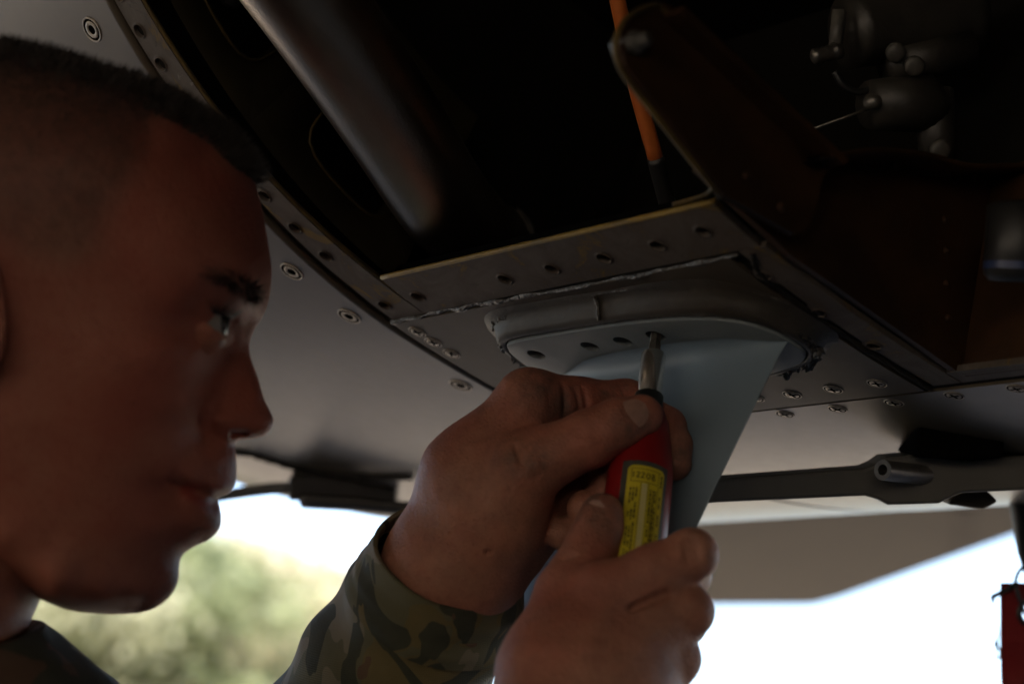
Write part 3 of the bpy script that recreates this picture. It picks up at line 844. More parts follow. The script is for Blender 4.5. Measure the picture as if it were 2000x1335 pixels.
# unseen pod added behind the point of view to block light
mb = MB(); secs = []
for x, k in ((.5, .25), (.8, .68), (1.4, .95), (2.6, 1.0), (7, 1.0), (9.5, .85), (11, .35)):
    for j in range(24):
        q = 2 * math.pi * j / 24; cx_, sx_ = math.cos(q), math.sin(q); m = (abs(cx_) ** 3 + abs(sx_) ** 3) ** (1 / 3)
        secs.append((x, -2.6 + 1.5 * k * cx_ / m, 1.62 + 1.12 * k * sx_ / m))
F = grid_faces(7, 24, True); F.append(tuple(range(24))[::-1]); F.append(tuple(range(144, 168))); mb.add(secs, F)
mb.build('light_block_pod', mat('light blocker pod paint', (0.24, 0.225, 0.205), (0.21, 0.195, 0.18), 3, 0.55), aircraft)

M_TYRE = mat('black tyre rubber', (0.02, 0.02, 0.02), (0.03, 0.03, 0.03), 30, 0.85)
for gx in (2.2, 7.0):
    mb = MB(); tube(mb, [(gx, -2.6, 1.0), (gx, -2.6, .40)], [.09, .07], 16); strut = mb.build('gear_strut', M_ACT0, aircraft)
    mb = MB(); lathe(mb, (gx, -2.72, .40), (0, 1, 0), [(0, .17), (.0, .34), (.03, .385), (.07, .40), (.17, .40), (.21, .385), (.24, .34), (.24, .17)], 40); tyre = mb.build('wheel', M_TYRE, aircraft)
    mb = MB(); lathe(mb, (gx, -2.735, .40), (0, 1, 0), [(0, .05), (0, .19), (.27, .19), (.27, .05)], 28); mb.build('rim', M_ACT0, tyre)

# ------------------------------------------------------------------ red streamer with its cord
M_CLOTH = mat('red streamer cloth', (0.30, 0.012, 0.016), (0.22, 0.010, 0.013), 40, 0.75, bump=0.5, bscale=900)
streamer = empty('red_streamer', W(C(2010, 1340, 1.14)), 'red warning streamer hanging by a black cord from the strut', 'streamer')
mb = MB(); D = 1.14; M_ = 32
def sp(x, y, dd=0.0): return W(C(x, y, D)) + Wd([0, dd, 0])
cx, cy = 2014, 1195
for dd in (0.0, .0012):
    outer = []; inner = []
    for k in range(M_):
        q = 2 * math.pi * k / M_; dx, dy = math.cos(q), math.sin(q); m = max(abs(dx), abs(dy))
        outer.append(sp(cx + dx / m * 60, cy + dy / m * 58, dd)); inner.append(sp(cx + dx * 20, cy + dy * 20, dd))
    mb.add(outer + inner, grid_faces(2, M_, True))
V = []
for i, y in enumerate(np.linspace(1252, 1500, 14)):
    for j, x in enumerate(np.linspace(1954 + i * 1.1, 2074, 8)):
        V.append(sp(x, y, .004 * math.sin(i * .5 + j * .4) * min(1, i / 4)))
n = len(V); V += [p + Wd([0, .0012, 0]) for p in V]
mb.add(V, grid_faces(14, 8) + [tuple(i + n for i in f)[::-1] for f in grid_faces(14, 8)])
mb.build('ribbon', M_CLOTH, streamer)
mb = MB(); tube(mb, [sp(cx + 24 * math.cos(a), cy + 24 * math.sin(a), -.001) for a in np.linspace(0, 2 * math.pi, 25)], .0018, 8, False); mb.build('grommet', M_BLACK, streamer)
mb = MB(); tube(mb, [sp(x, y, dd) for x, y, dd in catmull(np.array([(2016, 1100, .0), (2000, 1103, -.003), (1986, 1115, -.004), (1979, 1135, -.005), (1984, 1158, -.006), (1992, 1180, -.005), (2002, 1196, -.001), (2014, 1200, .006)]), 6)], .0012, 8); mb.build('cord', M_BLACK, streamer)
mb = MB(); tube(mb, [sp(x, y, -.007) for x, y in catmull(np.array([(1982, 1134), (1960, 1148), (1938, 1159), (1933, 1163), (1934, 1172)], float), 4)], [.0015] * 13 + [.0011] * 4, 8)
tube(mb, [sp(x, y, -.007) for x, y in catmull(np.array([(1934, 1170), (1938, 1195), (1941, 1215), (1944, 1235), (1941, 1250)], float), 4)], .0004, 6)
tube(mb, [sp(1942, 1240, -.007), sp(1940, 1254, -.007), sp(1941, 1260, -.007)], [.0004, .0014, .0008], 8)
tube(mb, [sp(1944 + 4 * math.cos(a), 1271 + 11 * math.sin(a), -.007) for a in np.linspace(0, 2 * math.pi, 17)], .0006, 6, False)
mb.build('frayed_tie', M_BLACK, streamer)

# ------------------------------------------------------------------ ground and trees
ground_m = NT('concrete apron and grass'); v_ = ground_m.coord()
f_ = ground_m.noise(v_, 0.25, 6); g_ = ground_m.noise(v_, 18, 5)
ground_m.l(ground_m.mix(0.4, ground_m.ramp(f_, [(0.35, (0.36, 0.285, 0.20)), (0.65, (0.30, 0.24, 0.17))]), ground_m.ramp(g_, [(0.3, (0.38, 0.305, 0.22)), (0.7, (0.25, 0.195, 0.135))])), ground_m.b.inputs['Base Color'])
ground_m.b.inputs['Roughness'].default_value = 0.85
mb = MB(); g = np.linspace(-1500, 1500, 31); V = [(x, y, 0) for x in g for y in g]; mb.add(V, grid_faces(31, 31, flip=True))
tag(mb.build('ground', ground_m.m, None, False), 'pale concrete apron', None, None, 'structure')
pad_m = mat('dark bounce-cut ground', (0.055, 0.048, 0.042), (0.038, 0.034, 0.030), 30, 0.85, bump=0.5, bscale=200)  # unseen dark pad, added so the near ground bounces less light
mb = MB(); mb.add([(-11.5, -14, .004), (13, -14, .004), (13, 8, .004), (-11.5, 8, .004)], [(0, 1, 2, 3)])
tag(mb.build('bounce_cut_pad', pad_m, None, False), 'unseen dark ground pad added to cut bounced light under the aircraft', None, None, 'structure')
grass_m = mat('dry grass field', (0.12, 0.13, 0.045), (0.16, 0.14, 0.06), 0.5, 0.9)
mb = MB(); mb.add([(-900, 32, .004), (900, 32, .004), (900, 900, .004), (-900, 900, .004)], [(0, 1, 2, 3)])
tag(mb.build('grass_field', grass_m, None, False), 'grass field behind the apron', None, None, 'structure')
def leaf_mat(name, a, b):
    t = NT(name); v = t.coord()
    t.l(t.ramp(t.noise(v, 1.3, 4), [(0.35, a), (0.65, b)]), t.b.inputs['Base Color'])
    t.b.inputs['Roughness'].default_value = 0.6
    tr = t.n('ShaderNodeBsdfTranslucent'); tr.inputs['Color'].default_value = (*[min(1, x * 1.4) for x in a], 1)
    mx = t.n('ShaderNodeMixShader', Fac=0.4)
    out = t.t.nodes['Material Output']
    t.l(t.b.outputs[0], mx.inputs[1]); t.l(tr.outputs[0], mx.inputs[2]); t.l(mx.outputs[0], out.inputs['Surface'])
    return t.m
M_BARK = mat('bark', (0.14, 0.11, 0.085), (0.09, 0.07, 0.055), 8, 0.9)
LEAF = [leaf_mat('green spring leaves', (0.25, 0.28, 0.15), (0.19, 0.22, 0.11)), leaf_mat('pale budding leaves', (0.52, 0.48, 0.34), (0.44, 0.405, 0.27)), leaf_mat('olive leaves', (0.36, 0.36, 0.24), (0.29, 0.29, 0.18))]
def tree(px, top_py, dist, width, kind, label, seed):
    rnd = np.random.RandomState(seed)
    top = np.array([0, 0, CAM_Z]) + Wd(ray(px, top_py)) * dist
    base = np.array([top[0], top[1], 0.0]); H = top[2]
    root = empty('tree', base, label, 'tree', 'trees behind the apron')
    mb = MB(); tube(mb, [base + np.array([.15 * math.sin(k), .1 * math.cos(2 * k), H * .9 * k / 7]) for k in range(8)], np.linspace(.028 * H, .005 * H, 8), 9)
    for k in range(14):
        z = H * rnd.uniform(.3, .85); a = rnd.uniform(0, 6.28); l = width * .5 * rnd.uniform(.5, .95) * (1.15 - z / H * .6)
        p0 = base + np.array([0, 0, z]); p1 = p0 + np.array([l * math.cos(a), l * math.sin(a), l * rnd.uniform(.3, .7)])
        tube(mb, [p0, (p0 + p1) / 2 + np.array([0, 0, -.08]), p1], [.008 * H, .005 * H, .001 * H], 5)
    mb.build('trunk', M_BARK, root)
    nc = 75
    cl = []
    for k in range(nc):
        z = H * (1 - .72 * rnd.rand() ** 1.1); rr = width * .5 * math.sin(math.pi * min(1, (1.04 - z / H) / .78) ** .7) 
        a = rnd.uniform(0, 6.28); r = rr * math.sqrt(rnd.rand())
        cl.append((base + np.array([r * math.cos(a), r * math.sin(a), z - .05 * H]), H * rnd.uniform(.05, .10)))
    N = 20000
    ci = rnd.randint(0, nc, N)
    cen = np.array([cl[i][0] for i in ci]); rad = np.array([cl[i][1] for i in ci])
    p = cen + rnd.randn(N, 3) * rad[:, None] * np.array([.62, .62, .5])
    a = rnd.randn(N, 3); a /= np.linalg.norm(a, axis=1)[:, None]; b = np.cross(a, rnd.randn(N, 3)); b /= np.linalg.norm(b, axis=1)[:, None]
    s = rnd.uniform(.09, .19, N)[:, None]
    V = np.stack([p - a * s, p + b * s * .5, p + a * s, p - b * s * .5], 1).reshape(-1, 3)
    V[:, 2] = np.minimum(V[:, 2], H * 1.005)
    mesh_obj('crown', V, [(4 * i, 4 * i + 1, 4 * i + 2, 4 * i + 3) for i in range(N)], LEAF[kind], root)
TREES = [(70, 1110, 40, 7, 2, 'tall olive-green tree behind the airman\'s neck'), (215, 1075, 46, 7, 0, 'full green tree beside the olive-green one'),
         (330, 1060, 42, 7, 0, 'bright green tree seen below the chin'), (425, 1030, 48, 7, 1, 'tallest pale budding tree right of the chin'),
         (520, 1075, 44, 6, 1, 'straw-coloured budding tree in the middle of the row'), (590, 1120, 47, 6, 2, 'short olive tree near the sleeve'),
         (665, 1190, 45, 6, 1, 'low pale tree beside the sleeve, its row falling away'), (-120, 1060, 44, 8, 0, 'dark green tree at the end of the row by the collar'),
         (740, 1270, 50, 6, 2, 'smallest olive tree, last of the falling row')]
for i, (x, y, d, w_, kd, lb) in enumerate(TREES): tree(x, y, d, w_, kd, lb, 11 + i)
# ------------------------------------------------------------------ the airman
def skin_mat():
    t = NT('skin'); v = t.coord()
    a = t.noise(v, 38, 5, 0.6); b = t.noise(v, 9, 3, 0.6); c = t.noise(v, 190, 4, 0.6)
    col = t.ramp(a, [(0.32, (0.46, 0.235, 0.165)), (0.52, (0.41, 0.190, 0.130)), (0.70, (0.37, 0.150, 0.105))])
    col = t.mix(t.ramp(b, [(0.45, (0, 0, 0)), (0.68, (0.7,) * 3)]), col, (0.34, 0.085, 0.06))
    col = t.mix(t.ramp(t.noise(v, 330, 3, 0.6), [(0.52, (0, 0, 0)), (0.72, (0.35,) * 3)]), col, (0.26, 0.09, 0.06))
    at = t.n('ShaderNodeAttribute', _attribute_name='zone')
    sep = t.n('ShaderNodeSeparateColor'); t.l(at.outputs['Color'], sep.inputs[0])
    stub = t.n('ShaderNodeMath', _operation='MULTIPLY'); t.l(sep.outputs[0], stub.inputs[0]); t.l(t.ramp(c, [(0.25, (0.62,) * 3), (0.7, (0.98,) * 3)]), stub.inputs[1])
    col = t.mix(stub.outputs[0], col, (0.075, 0.055, 0.048))
    col = t.mix(sep.outputs[1], col, (0.30, 0.062, 0.048))
    gr = t.n('ShaderNodeMath', _operation='MULTIPLY'); t.l(sep.outputs[2], gr.inputs[0]); t.l(t.ramp(t.noise(v, 60, 6, 0.7), [(0.34, (0, 0, 0)), (0.62, (1, 1, 1))]), gr.inputs[1])
    col = t.mix(gr.outputs[0], col, (0.09, 0.06, 0.05))
    t.l(col, t.b.inputs['Base Color'])
    t.b.inputs['Roughness'].default_value = 0.55
    t.b.inputs['Specular IOR Level'].default_value = 0.28
    t.b.inputs['Subsurface Weight'].default_value = 0.05
    t.b.inputs['Subsurface Radius'].default_value = (0.9, 0.35, 0.2)
    t.b.inputs['Subsurface Scale'].default_value = 0.004
    vo = t.n('ShaderNodeTexVoronoi', Scale=520.0, _feature='DISTANCE_TO_EDGE'); t.l(v, vo.inputs['Vector'])
    ad = t.n('ShaderNodeMath', _operation='ADD'); t.l(vo.outputs['Distance'], ad.inputs[0]); t.l(t.noise(v, 260, 4), ad.inputs[1])
    ad2 = t.n('ShaderNodeMath', _operation='ADD'); t.l(ad.outputs[0], ad2.inputs[0]); t.l(t.noise(v, 95, 3, 0.6), ad2.inputs[1])
    t.bump(ad2.outputs[0], 0.5, 0.0009)
    return t.m
M_FLESH = skin_mat()
M_HAIR = mat('dark brown hair', (0.028, 0.019, 0.013), (0.018, 0.012, 0.009), 200, 0.55)
M_EYE = mat('eye white', (0.26, 0.245, 0.23), (0.22, 0.20, 0.19), 300, 0.4)
M_IRIS = mat('dark iris', (0.035, 0.028, 0.022), (0.012, 0.010, 0.009), 700, 0.25)
M_NAIL = mat('finger nail', (0.34, 0.20, 0.165), (0.25, 0.14, 0.115), 260, 0.35)

# --- head: mirrored about its middle plane; profile and half widths (mm) as landmarks seen from the side
HD = 0.80
_m = nrm([(300 - 1000) / FPX * 0.72, 1, (667.5 - 640) / FPX * 0.5])
_mp = C(300, 640, HD)
def head_pt(px, py, w):
    """point w metres to the near side of the middle plane, in the direction (px, py)"""
    r = np.stack([(np.asarray(px, float) - 1000) / FPX, np.ones(np.shape(px)), (667.5 - np.asarray(py, float)) / FPX], -1)
    t = (_mp @ _m - np.asarray(w, float)) / (r @ _m)
    return r * t[..., None]
def mirror(p):
    return p - 2 * ((p - _mp) @ _m)[..., None] * _m
PROFILE = np.array([(0, 84), (58, 93), (135, 113), (202, 136), (270, 156), (315, 177), (360, 202), (404, 231), (449, 270), (478, 312), (494, 342), (503, 374), (515, 423), (524, 477), (530, 517), (530, 545), (525, 585), (513, 618), (496, 645), (487, 672), (490, 699), (504, 738), (515, 776), (528, 804), (534, 820), (530, 837), (517, 850), (495, 856), (470, 859), (460, 868), (461, 888), (462, 919), (460, 945), (450, 961), (425, 974), (429, 988), (432, 1010), (428, 1033), (407, 1054), (380, 1067), (357, 1083), (350, 1106), (349, 1128), (338, 1155), (314, 1180), (286, 1193), (248, 1198), (193, 1198), (138, 1191), (99, 1178), (60, 1160), (0, 1130), (-90, 1080), (-180, 1010), (-270, 910), (-350, 800), (-412, 660), (-440, 510), (-428, 380), (-380, 260), (-300, 172), (-200, 115), (-100, 88)], float)
LAND = [  # px, py, half width mm
 (470,430,35),(430,430,48),(380,430,58),(300,430,66),(200,430,71),(100,430,75),(0,430,77),(-150,430,79),(-300,430,66),(-390,430,42),
 (400,300,33),(330,300,52),(250,300,64),(150,300,71),(0,300,74),(-150,300,73),(-280,300,58),(300,210,30),(220,210,46),(120,200,54),(0,190,56),(-150,190,52),(440,350,37),(490,400,22),
 (516,500,22),(495,500,34),(460,500,46),(400,500,57),(300,510,65),(515,550,21),(500,550,31),(470,545,43),(430,540,51),(390,540,57),(330,550,62),(230,550,66),(100,550,71),(0,550,74),(-150,550,77),(-300,550,70),
 (500,590,22),(485,590,30),(460,585,38),(430,580,44),(400,580,49),(360,590,55),
 (485,625,10),(470,630,15),(455,625,19),(440,620,26),(415,620,41),(395,625,44),(425,650,32),(405,655,38),(375,655,45),(440,642,25),(430,600,40),(405,600,46),(370,615,48),(335,620,54),(290,630,60),(200,640,66),(100,640,69),(0,640,71),(-150,650,74),(-300,650,66),
 (478,672,7),(465,672,12),(445,672,17),(430,672,23),(410,675,33),(385,680,43),(340,690,55),(290,695,61),
 (485,715,8),(468,720,12),(440,730,16),(420,735,22),(400,740,31),(370,740,44),(330,735,53),(280,730,60),(200,720,66),(100,710,68),(0,710,69),(-150,740,70),(-280,760,58),
 (505,770,8),(480,775,13),(450,780,16),(420,785,20),(400,790,29),(370,790,41),(320,790,51),(250,780,60),
 (525,820,7),(510,820,11),(485,825,14.5),(455,825,18),(425,825,19),(407,825,20),(390,830,27),(365,830,36),(325,830,46),(250,820,57),(150,810,64),(50,810,67),(-100,820,67),
 (500,848,8),(470,850,11),(440,850,15),(410,852,18),(390,862,26),
 (452,890,10),(432,895,18),(405,895,25),(370,895,33),(320,895,43),(250,890,53),(150,880,60),(50,880,63),
 (450,930,11),(430,930,18),(400,930,25),(370,930,31),(320,930,40),
 (440,955,12),(415,965,17),(385,958,23),(345,950,29),(310,950,37),(250,945,48),(150,940,57),(50,940,60),(-60,930,61),
 (418,990,9),(420,1012,10),(400,1010,18),(370,1005,25),(330,1005,33),(290,1005,40),(220,1000,49),(120,1000,55),(20,1000,58),
 (395,1052,8),(370,1055,16),(330,1055,26),(280,1055,37),(200,1055,47),(100,1050,53),(0,1050,55),
 (338,1115,11),(320,1115,18),(290,1115,26),(240,1115,36),(170,1110,45),(80,1100,51),
 (325,1155,9),(300,1160,16),(260,1160,25),(200,1160,35),(140,1150,43),(90,1140,46),(275,1182,8),(240,1183,15),(190,1182,23),(140,1175,30),(100,1165,35)]
BROW = np.array([(390, 531), (415, 524), (450, 532), (485, 547), (510, 565), (515, 582), (500, 586), (478, 570), (448, 552), (415, 541)], float)
def build_head():
    PR = closed_cat(PROFILE, 10)
    cx, cy = 190.0, 650.0
    th = np.unwrap(np.arctan2(PR[:, 1] - cy, PR[:, 0] - cx)); rr = np.hypot(PR[:, 0] - cx, PR[:, 1] - cy)
    o = np.argsort(th); th, rr = th[o], rr[o]
    K = 480
    # more stations on the face side
    base = np.linspace(-math.pi, math.pi, 4001); dens = 1 + 2.2 * np.exp(-((base - .55) / .75) ** 2)
    cum = np.cumsum(dens); cum = (cum - cum[0]) / (cum[-1] - cum[0])
    ang = np.interp(np.linspace(0, 1, K, endpoint=False), cum, base)
    th3 = np.concatenate([th - 2 * math.pi, th, th + 2 * math.pi]); rr3 = np.concatenate([rr] * 3)
    rho = np.interp(ang, th3, rr3)
    J = 96
    tt = np.sin(np.linspace(0, 1, J) ** .9 * math.pi / 2)
    PX = cx + np.outer(tt, rho * np.cos(ang)); PY = cy + np.outer(tt, rho * np.sin(ang))
    # thin plate spline of the squared half width
    out = PR[::4]
    pts = np.vstack([np.array([(a, b) for a, b, c in LAND]), out]) / 100.0
    val = np.concatenate([[c * c for a, b, c in LAND], np.zeros(len(out))])
    def ker(r2): return np.where(r2 > 1e-12, r2 * np.log(np.maximum(r2, 1e-12)), 0)
    n = len(pts); D2 = ((pts[:, None] - pts[None]) ** 2).sum(-1)
    A_ = np.zeros((n + 3, n + 3)); A_[:n, :n] = ker(D2) + np.eye(n) * 1e-4; A_[:n, n] = A_[n, :n] = 1; A_[:n, n + 1:] = pts; A_[n + 1:, :n] = pts.T
    sol = np.linalg.solve(A_, np.concatenate([val, [0, 0, 0]]))
    q = np.stack([PX.ravel(), PY.ravel()], 1) / 100.0
    g = np.concatenate([ker(((q[i:i + 4000, None] - pts[None]) ** 2).sum(-1)) @ sol[:n] + sol[n] + q[i:i + 4000] @ sol[n + 1:] for i in range(0, len(q), 4000)])
    g = g.reshape(PX.shape)
    g = np.maximum(g, 20 * (1 - tt[:, None] ** 2))
    w = np.sqrt(g); w[-1] = 0
    # finer forms
    def gau(x, y, sx, sy=None):
        return np.exp(-((PX - x) / sx) ** 2 - ((PY - y) / (sy or sx)) ** 2)
    def groove(pts, width):
        P = catmull(np.array(pts, float), 10); d = np.full(PX.shape, 1e9)
        for a, b in zip(P[:-1], P[1:]):
            ab = b - a; L2 = ab @ ab + 1e-9
            t = np.clip(((PX - a[0]) * ab[0] + (PY - a[1]) * ab[1]) / L2, 0, 1)
            d = np.minimum(d, (PX - a[0] - t * ab[0]) ** 2 + (PY - a[1] - t * ab[1]) ** 2)
        return np.exp(-d / width ** 2)
    edge = np.clip((1 - tt[:, None]) / .03, 0, 1)
    w -= edge * 2.6 * groove([(330, 944), (352, 950), (375, 955), (400, 963), (424, 973)], 7)
    w += edge * 1.5 * groove([(372, 936), (400, 942), (430, 950)], 12)
    w += edge * 2.4 * groove([(368, 975), (395, 990), (418, 1000)], 15)
    w -= edge * 2.2 * groove([(412, 765), (398, 790), (393, 820), (400, 846)], 8)
    w += edge * 2.0 * gau(432, 822, 26, 24)
    w -= edge * 5.0 * groove([(455, 848), (478, 846)], 6)
    w -= edge * 0.6 * groove([(392, 855), (370, 880), (352, 905)], 18)
    w += edge * 0.8 * groove([(395, 535), (440, 545), (490, 565)], 16)
    w -= edge * 1.0 * groove([(390, 655), (360, 690), (330, 700)], 12)
    w = np.maximum(w, 0) / 1000.0
    near = head_pt(PX, PY, w); far = mirror(near)
    nn = J * K
    V = np.concatenate([near.reshape(-1, 3), far.reshape(-1, 3)])
    F = grid_faces(J, K, True, flip=True) + [tuple(i + nn for i in f) for f in grid_faces(J, K, True)]
    F += [((J - 1) * K + k, (J - 1) * K + (k + 1) % K, nn + (J - 1) * K + (k + 1) % K, nn + (J - 1) * K + k) for k in range(K)]
    # zones: shaved hair, lips
    hair_line = np.array([(-600, 700), (-150, 640), (-40, 470), (10, 470), (40, 500), (100, 515), (180, 512), (200, 470), (215, 420), (250, 360), (285, 300), (272, 225), (330, 235), (400, 275), (450, 320), (487, 345), (560, 330), (560, 0), (-600, 0)], float)
    def inside(poly, x, y):
        c = np.zeros(x.shape, bool); m = len(poly)
        for i in range(m):
            (x0, y0), (x1, y1) = poly[i], poly[(i + 1) % m]
            s = ((y0 > y) != (y1 > y)) & (x < (x1 - x0) * (y - y0) / (y1 - y0 + 1e-12) + x0)
            c ^= s
        return c
    def soft(poly, rad):
        acc = np.zeros(PX.shape)
        for k in range(30):
            a = k * 2.4; r = rad * math.sqrt((k + .5) / 30)
            acc += inside(poly, PX + r * math.cos(a), PY + r * math.sin(a))
        return acc / 30
    stub = soft(hair_line, 34) * np.interp(PY, [110, 230, 400, 520], [.97, .86, .74, .60])
    beard = .16 * np.clip(soft(np.array([(60, 760), (200, 930), (330, 900), (400, 870), (470, 870), (470, 1000), (360, 1220), (100, 1220), (0, 1000)], float), 130), 0, 1)
    lips = np.clip(groove([(362, 950), (395, 948), (435, 952)], 9) * .8 + groove([(362, 962), (395, 982), (425, 998)], 15), 0, 1) * 1.0
    stub = np.maximum(stub, beard * (1 - lips))
    stub = np.maximum(stub, .75 * soft(BROW, 14))
    lips = np.maximum(lips, .50 * (1 - stub))
    zone = np.zeros((2 * nn, 3)); zone[:, 0] = np.tile(stub.ravel(), 2); zone[:, 1] = np.tile(lips.ravel(), 2)
    info = dict(PX=PX, PY=PY, near=near, far=far, tt=tt, w=w, inside=inside)
    return V, F, zone, info
HV, HF, HZ, HI = build_head()

# --- signed distance modelling for the hands and the clothed body
def sdf_mesh(prims, h, k0=.006, cuts=()):
    """prims: (p0, p1, r0, r1, k) round cones blended with radius k; cuts the same, carved out"""
    P = np.array([p for a in prims for p in (a[0], a[1])]); R = max(max(a[2], a[3]) for a in prims)
    lo = P.min(0) - R - 4 * h; hi = P.max(0) + R + 4 * h
    n = np.ceil((hi - lo) / h).astype(int) + 1
    G = np.full(n, 1.0, np.float32)
    ax = [lo[i] + h * np.arange(n[i]) for i in range(3)]
    def cone(a, pad):
        p0, p1, r0, r1 = np.asarray(a[0]), np.asarray(a[1]), a[2], a[3]
        m = max(r0, r1) + pad
        i0 = np.clip(np.floor((np.minimum(p0, p1) - m - lo) / h).astype(int), 0, n - 1); i1 = np.clip(np.ceil((np.maximum(p0, p1) + m - lo) / h).astype(int) + 1, 1, n)
        X = (ax[0][i0[0]:i1[0]][:, None, None] - p0[0]).astype(np.float32); Y = (ax[1][i0[1]:i1[1]][None, :, None] - p0[1]).astype(np.float32); Z = (ax[2][i0[2]:i1[2]][None, None, :] - p0[2]).astype(np.float32)
        b = p1 - p0; L2 = float(b @ b) + 1e-12
        t = np.clip((X * b[0] + Y * b[1] + Z * b[2]) / L2, 0, 1)
        d = np.sqrt((X - t * b[0]) ** 2 + (Y - t * b[1]) ** 2 + (Z - t * b[2]) ** 2) - (r0 + (r1 - r0) * t)
        return d.astype(np.float32), tuple(slice(i0[i], i1[i]) for i in range(3))
    for a in prims:
        k = a[4] if len(a) > 4 else k0
        d, sl = cone(a, k + 3 * h)
        g = G[sl]
        e = np.clip(k - np.abs(g - d), 0, None) / k
        G[sl] = np.minimum(g, d) - e * e * k * .25
    for a in cuts:
        k = a[4] if len(a) > 4 else .002
        d, sl = cone(a, k + 3 * h)
        g = G[sl]; d = -d
        e = np.clip(k - np.abs(g - d), 0, None) / k
        G[sl] = np.maximum(g, d) + e * e * k * .25
    return surface_nets(G, lo, h)
def surface_nets(G, lo, h):
    s = G < 0
    nx, ny, nz = G.shape
    cnt = np.zeros((nx - 1, ny - 1, nz - 1), np.int8)
    for i in (0, 1):
        for j in (0, 1):
            for k in (0, 1):
                cnt += s[i:nx - 1 + i, j:ny - 1 + j, k:nz - 1 + k]
    I = np.argwhere((cnt > 0) & (cnt < 8))
    idx = -np.ones(cnt.shape, np.int64); idx[I[:, 0], I[:, 1], I[:, 2]] = np.arange(len(I))
    acc = np.zeros((len(I), 3)); num = np.zeros(len(I))
    off = np.array([(i, j, k) for i in (0, 1) for j in (0, 1) for k in (0, 1)])
    val = np.stack([G[I[:, 0] + o[0], I[:, 1] + o[1], I[:, 2] + o[2]] for o in off], 1)
    for a in range(8):
        for b in range(a + 1, 8):
            if np.abs(off[a] - off[b]).sum() == 1:
                va, vb = val[:, a], val[:, b]
                c = (va < 0) != (vb < 0)
                t = np.where(c, va / np.where(np.abs(va - vb) < 1e-12, 1, va - vb), 0)
                p = off[a] + t[:, None] * (off[b] - off[a])
                acc += p * c[:, None]; num += c
    V = lo + h * (I + acc / num[:, None])
    F = []
    for axis in range(3):
        A0 = [slice(1, -1)] * 3; B0 = [slice(1, -1)] * 3
        sh = list(G.shape)
        a = [slice(1, sh[i] - 1) for i in range(3)]; b = list(a)
        a[axis] = slice(0, sh[axis] - 1); b[axis] = slice(1, sh[axis])
        sa, sb = s[tuple(a)], s[tuple(b)]
        E = np.argwhere(sa != sb); flip = sa[E[:, 0], E[:, 1], E[:, 2]]
        base = E + np.array([0 if i == axis else 1 for i in range(3)])
        u, w = [(1, 2), (2, 0), (0, 1)][axis]
        q = []
        for du, dw in ((-1, -1), (0, -1), (0, 0), (-1, 0)):
            c = base.copy(); c[:, u] += du; c[:, w] += dw
            q.append(idx[c[:, 0], c[:, 1], c[:, 2]])
        q = np.stack(q, 1)
        q[~flip] = q[~flip][:, ::-1]
        F.append(q)
    F = np.concatenate(F); F = F[(F >= 0).all(1)]
    return V, F
def chain(pts, k=.006):
    out = []
    for a, b in zip(pts[:-1], pts[1:]):
        out.append((C(*a[:3]), C(*b[:3]), a[3] / 1000, b[3] / 1000, k))
    return out
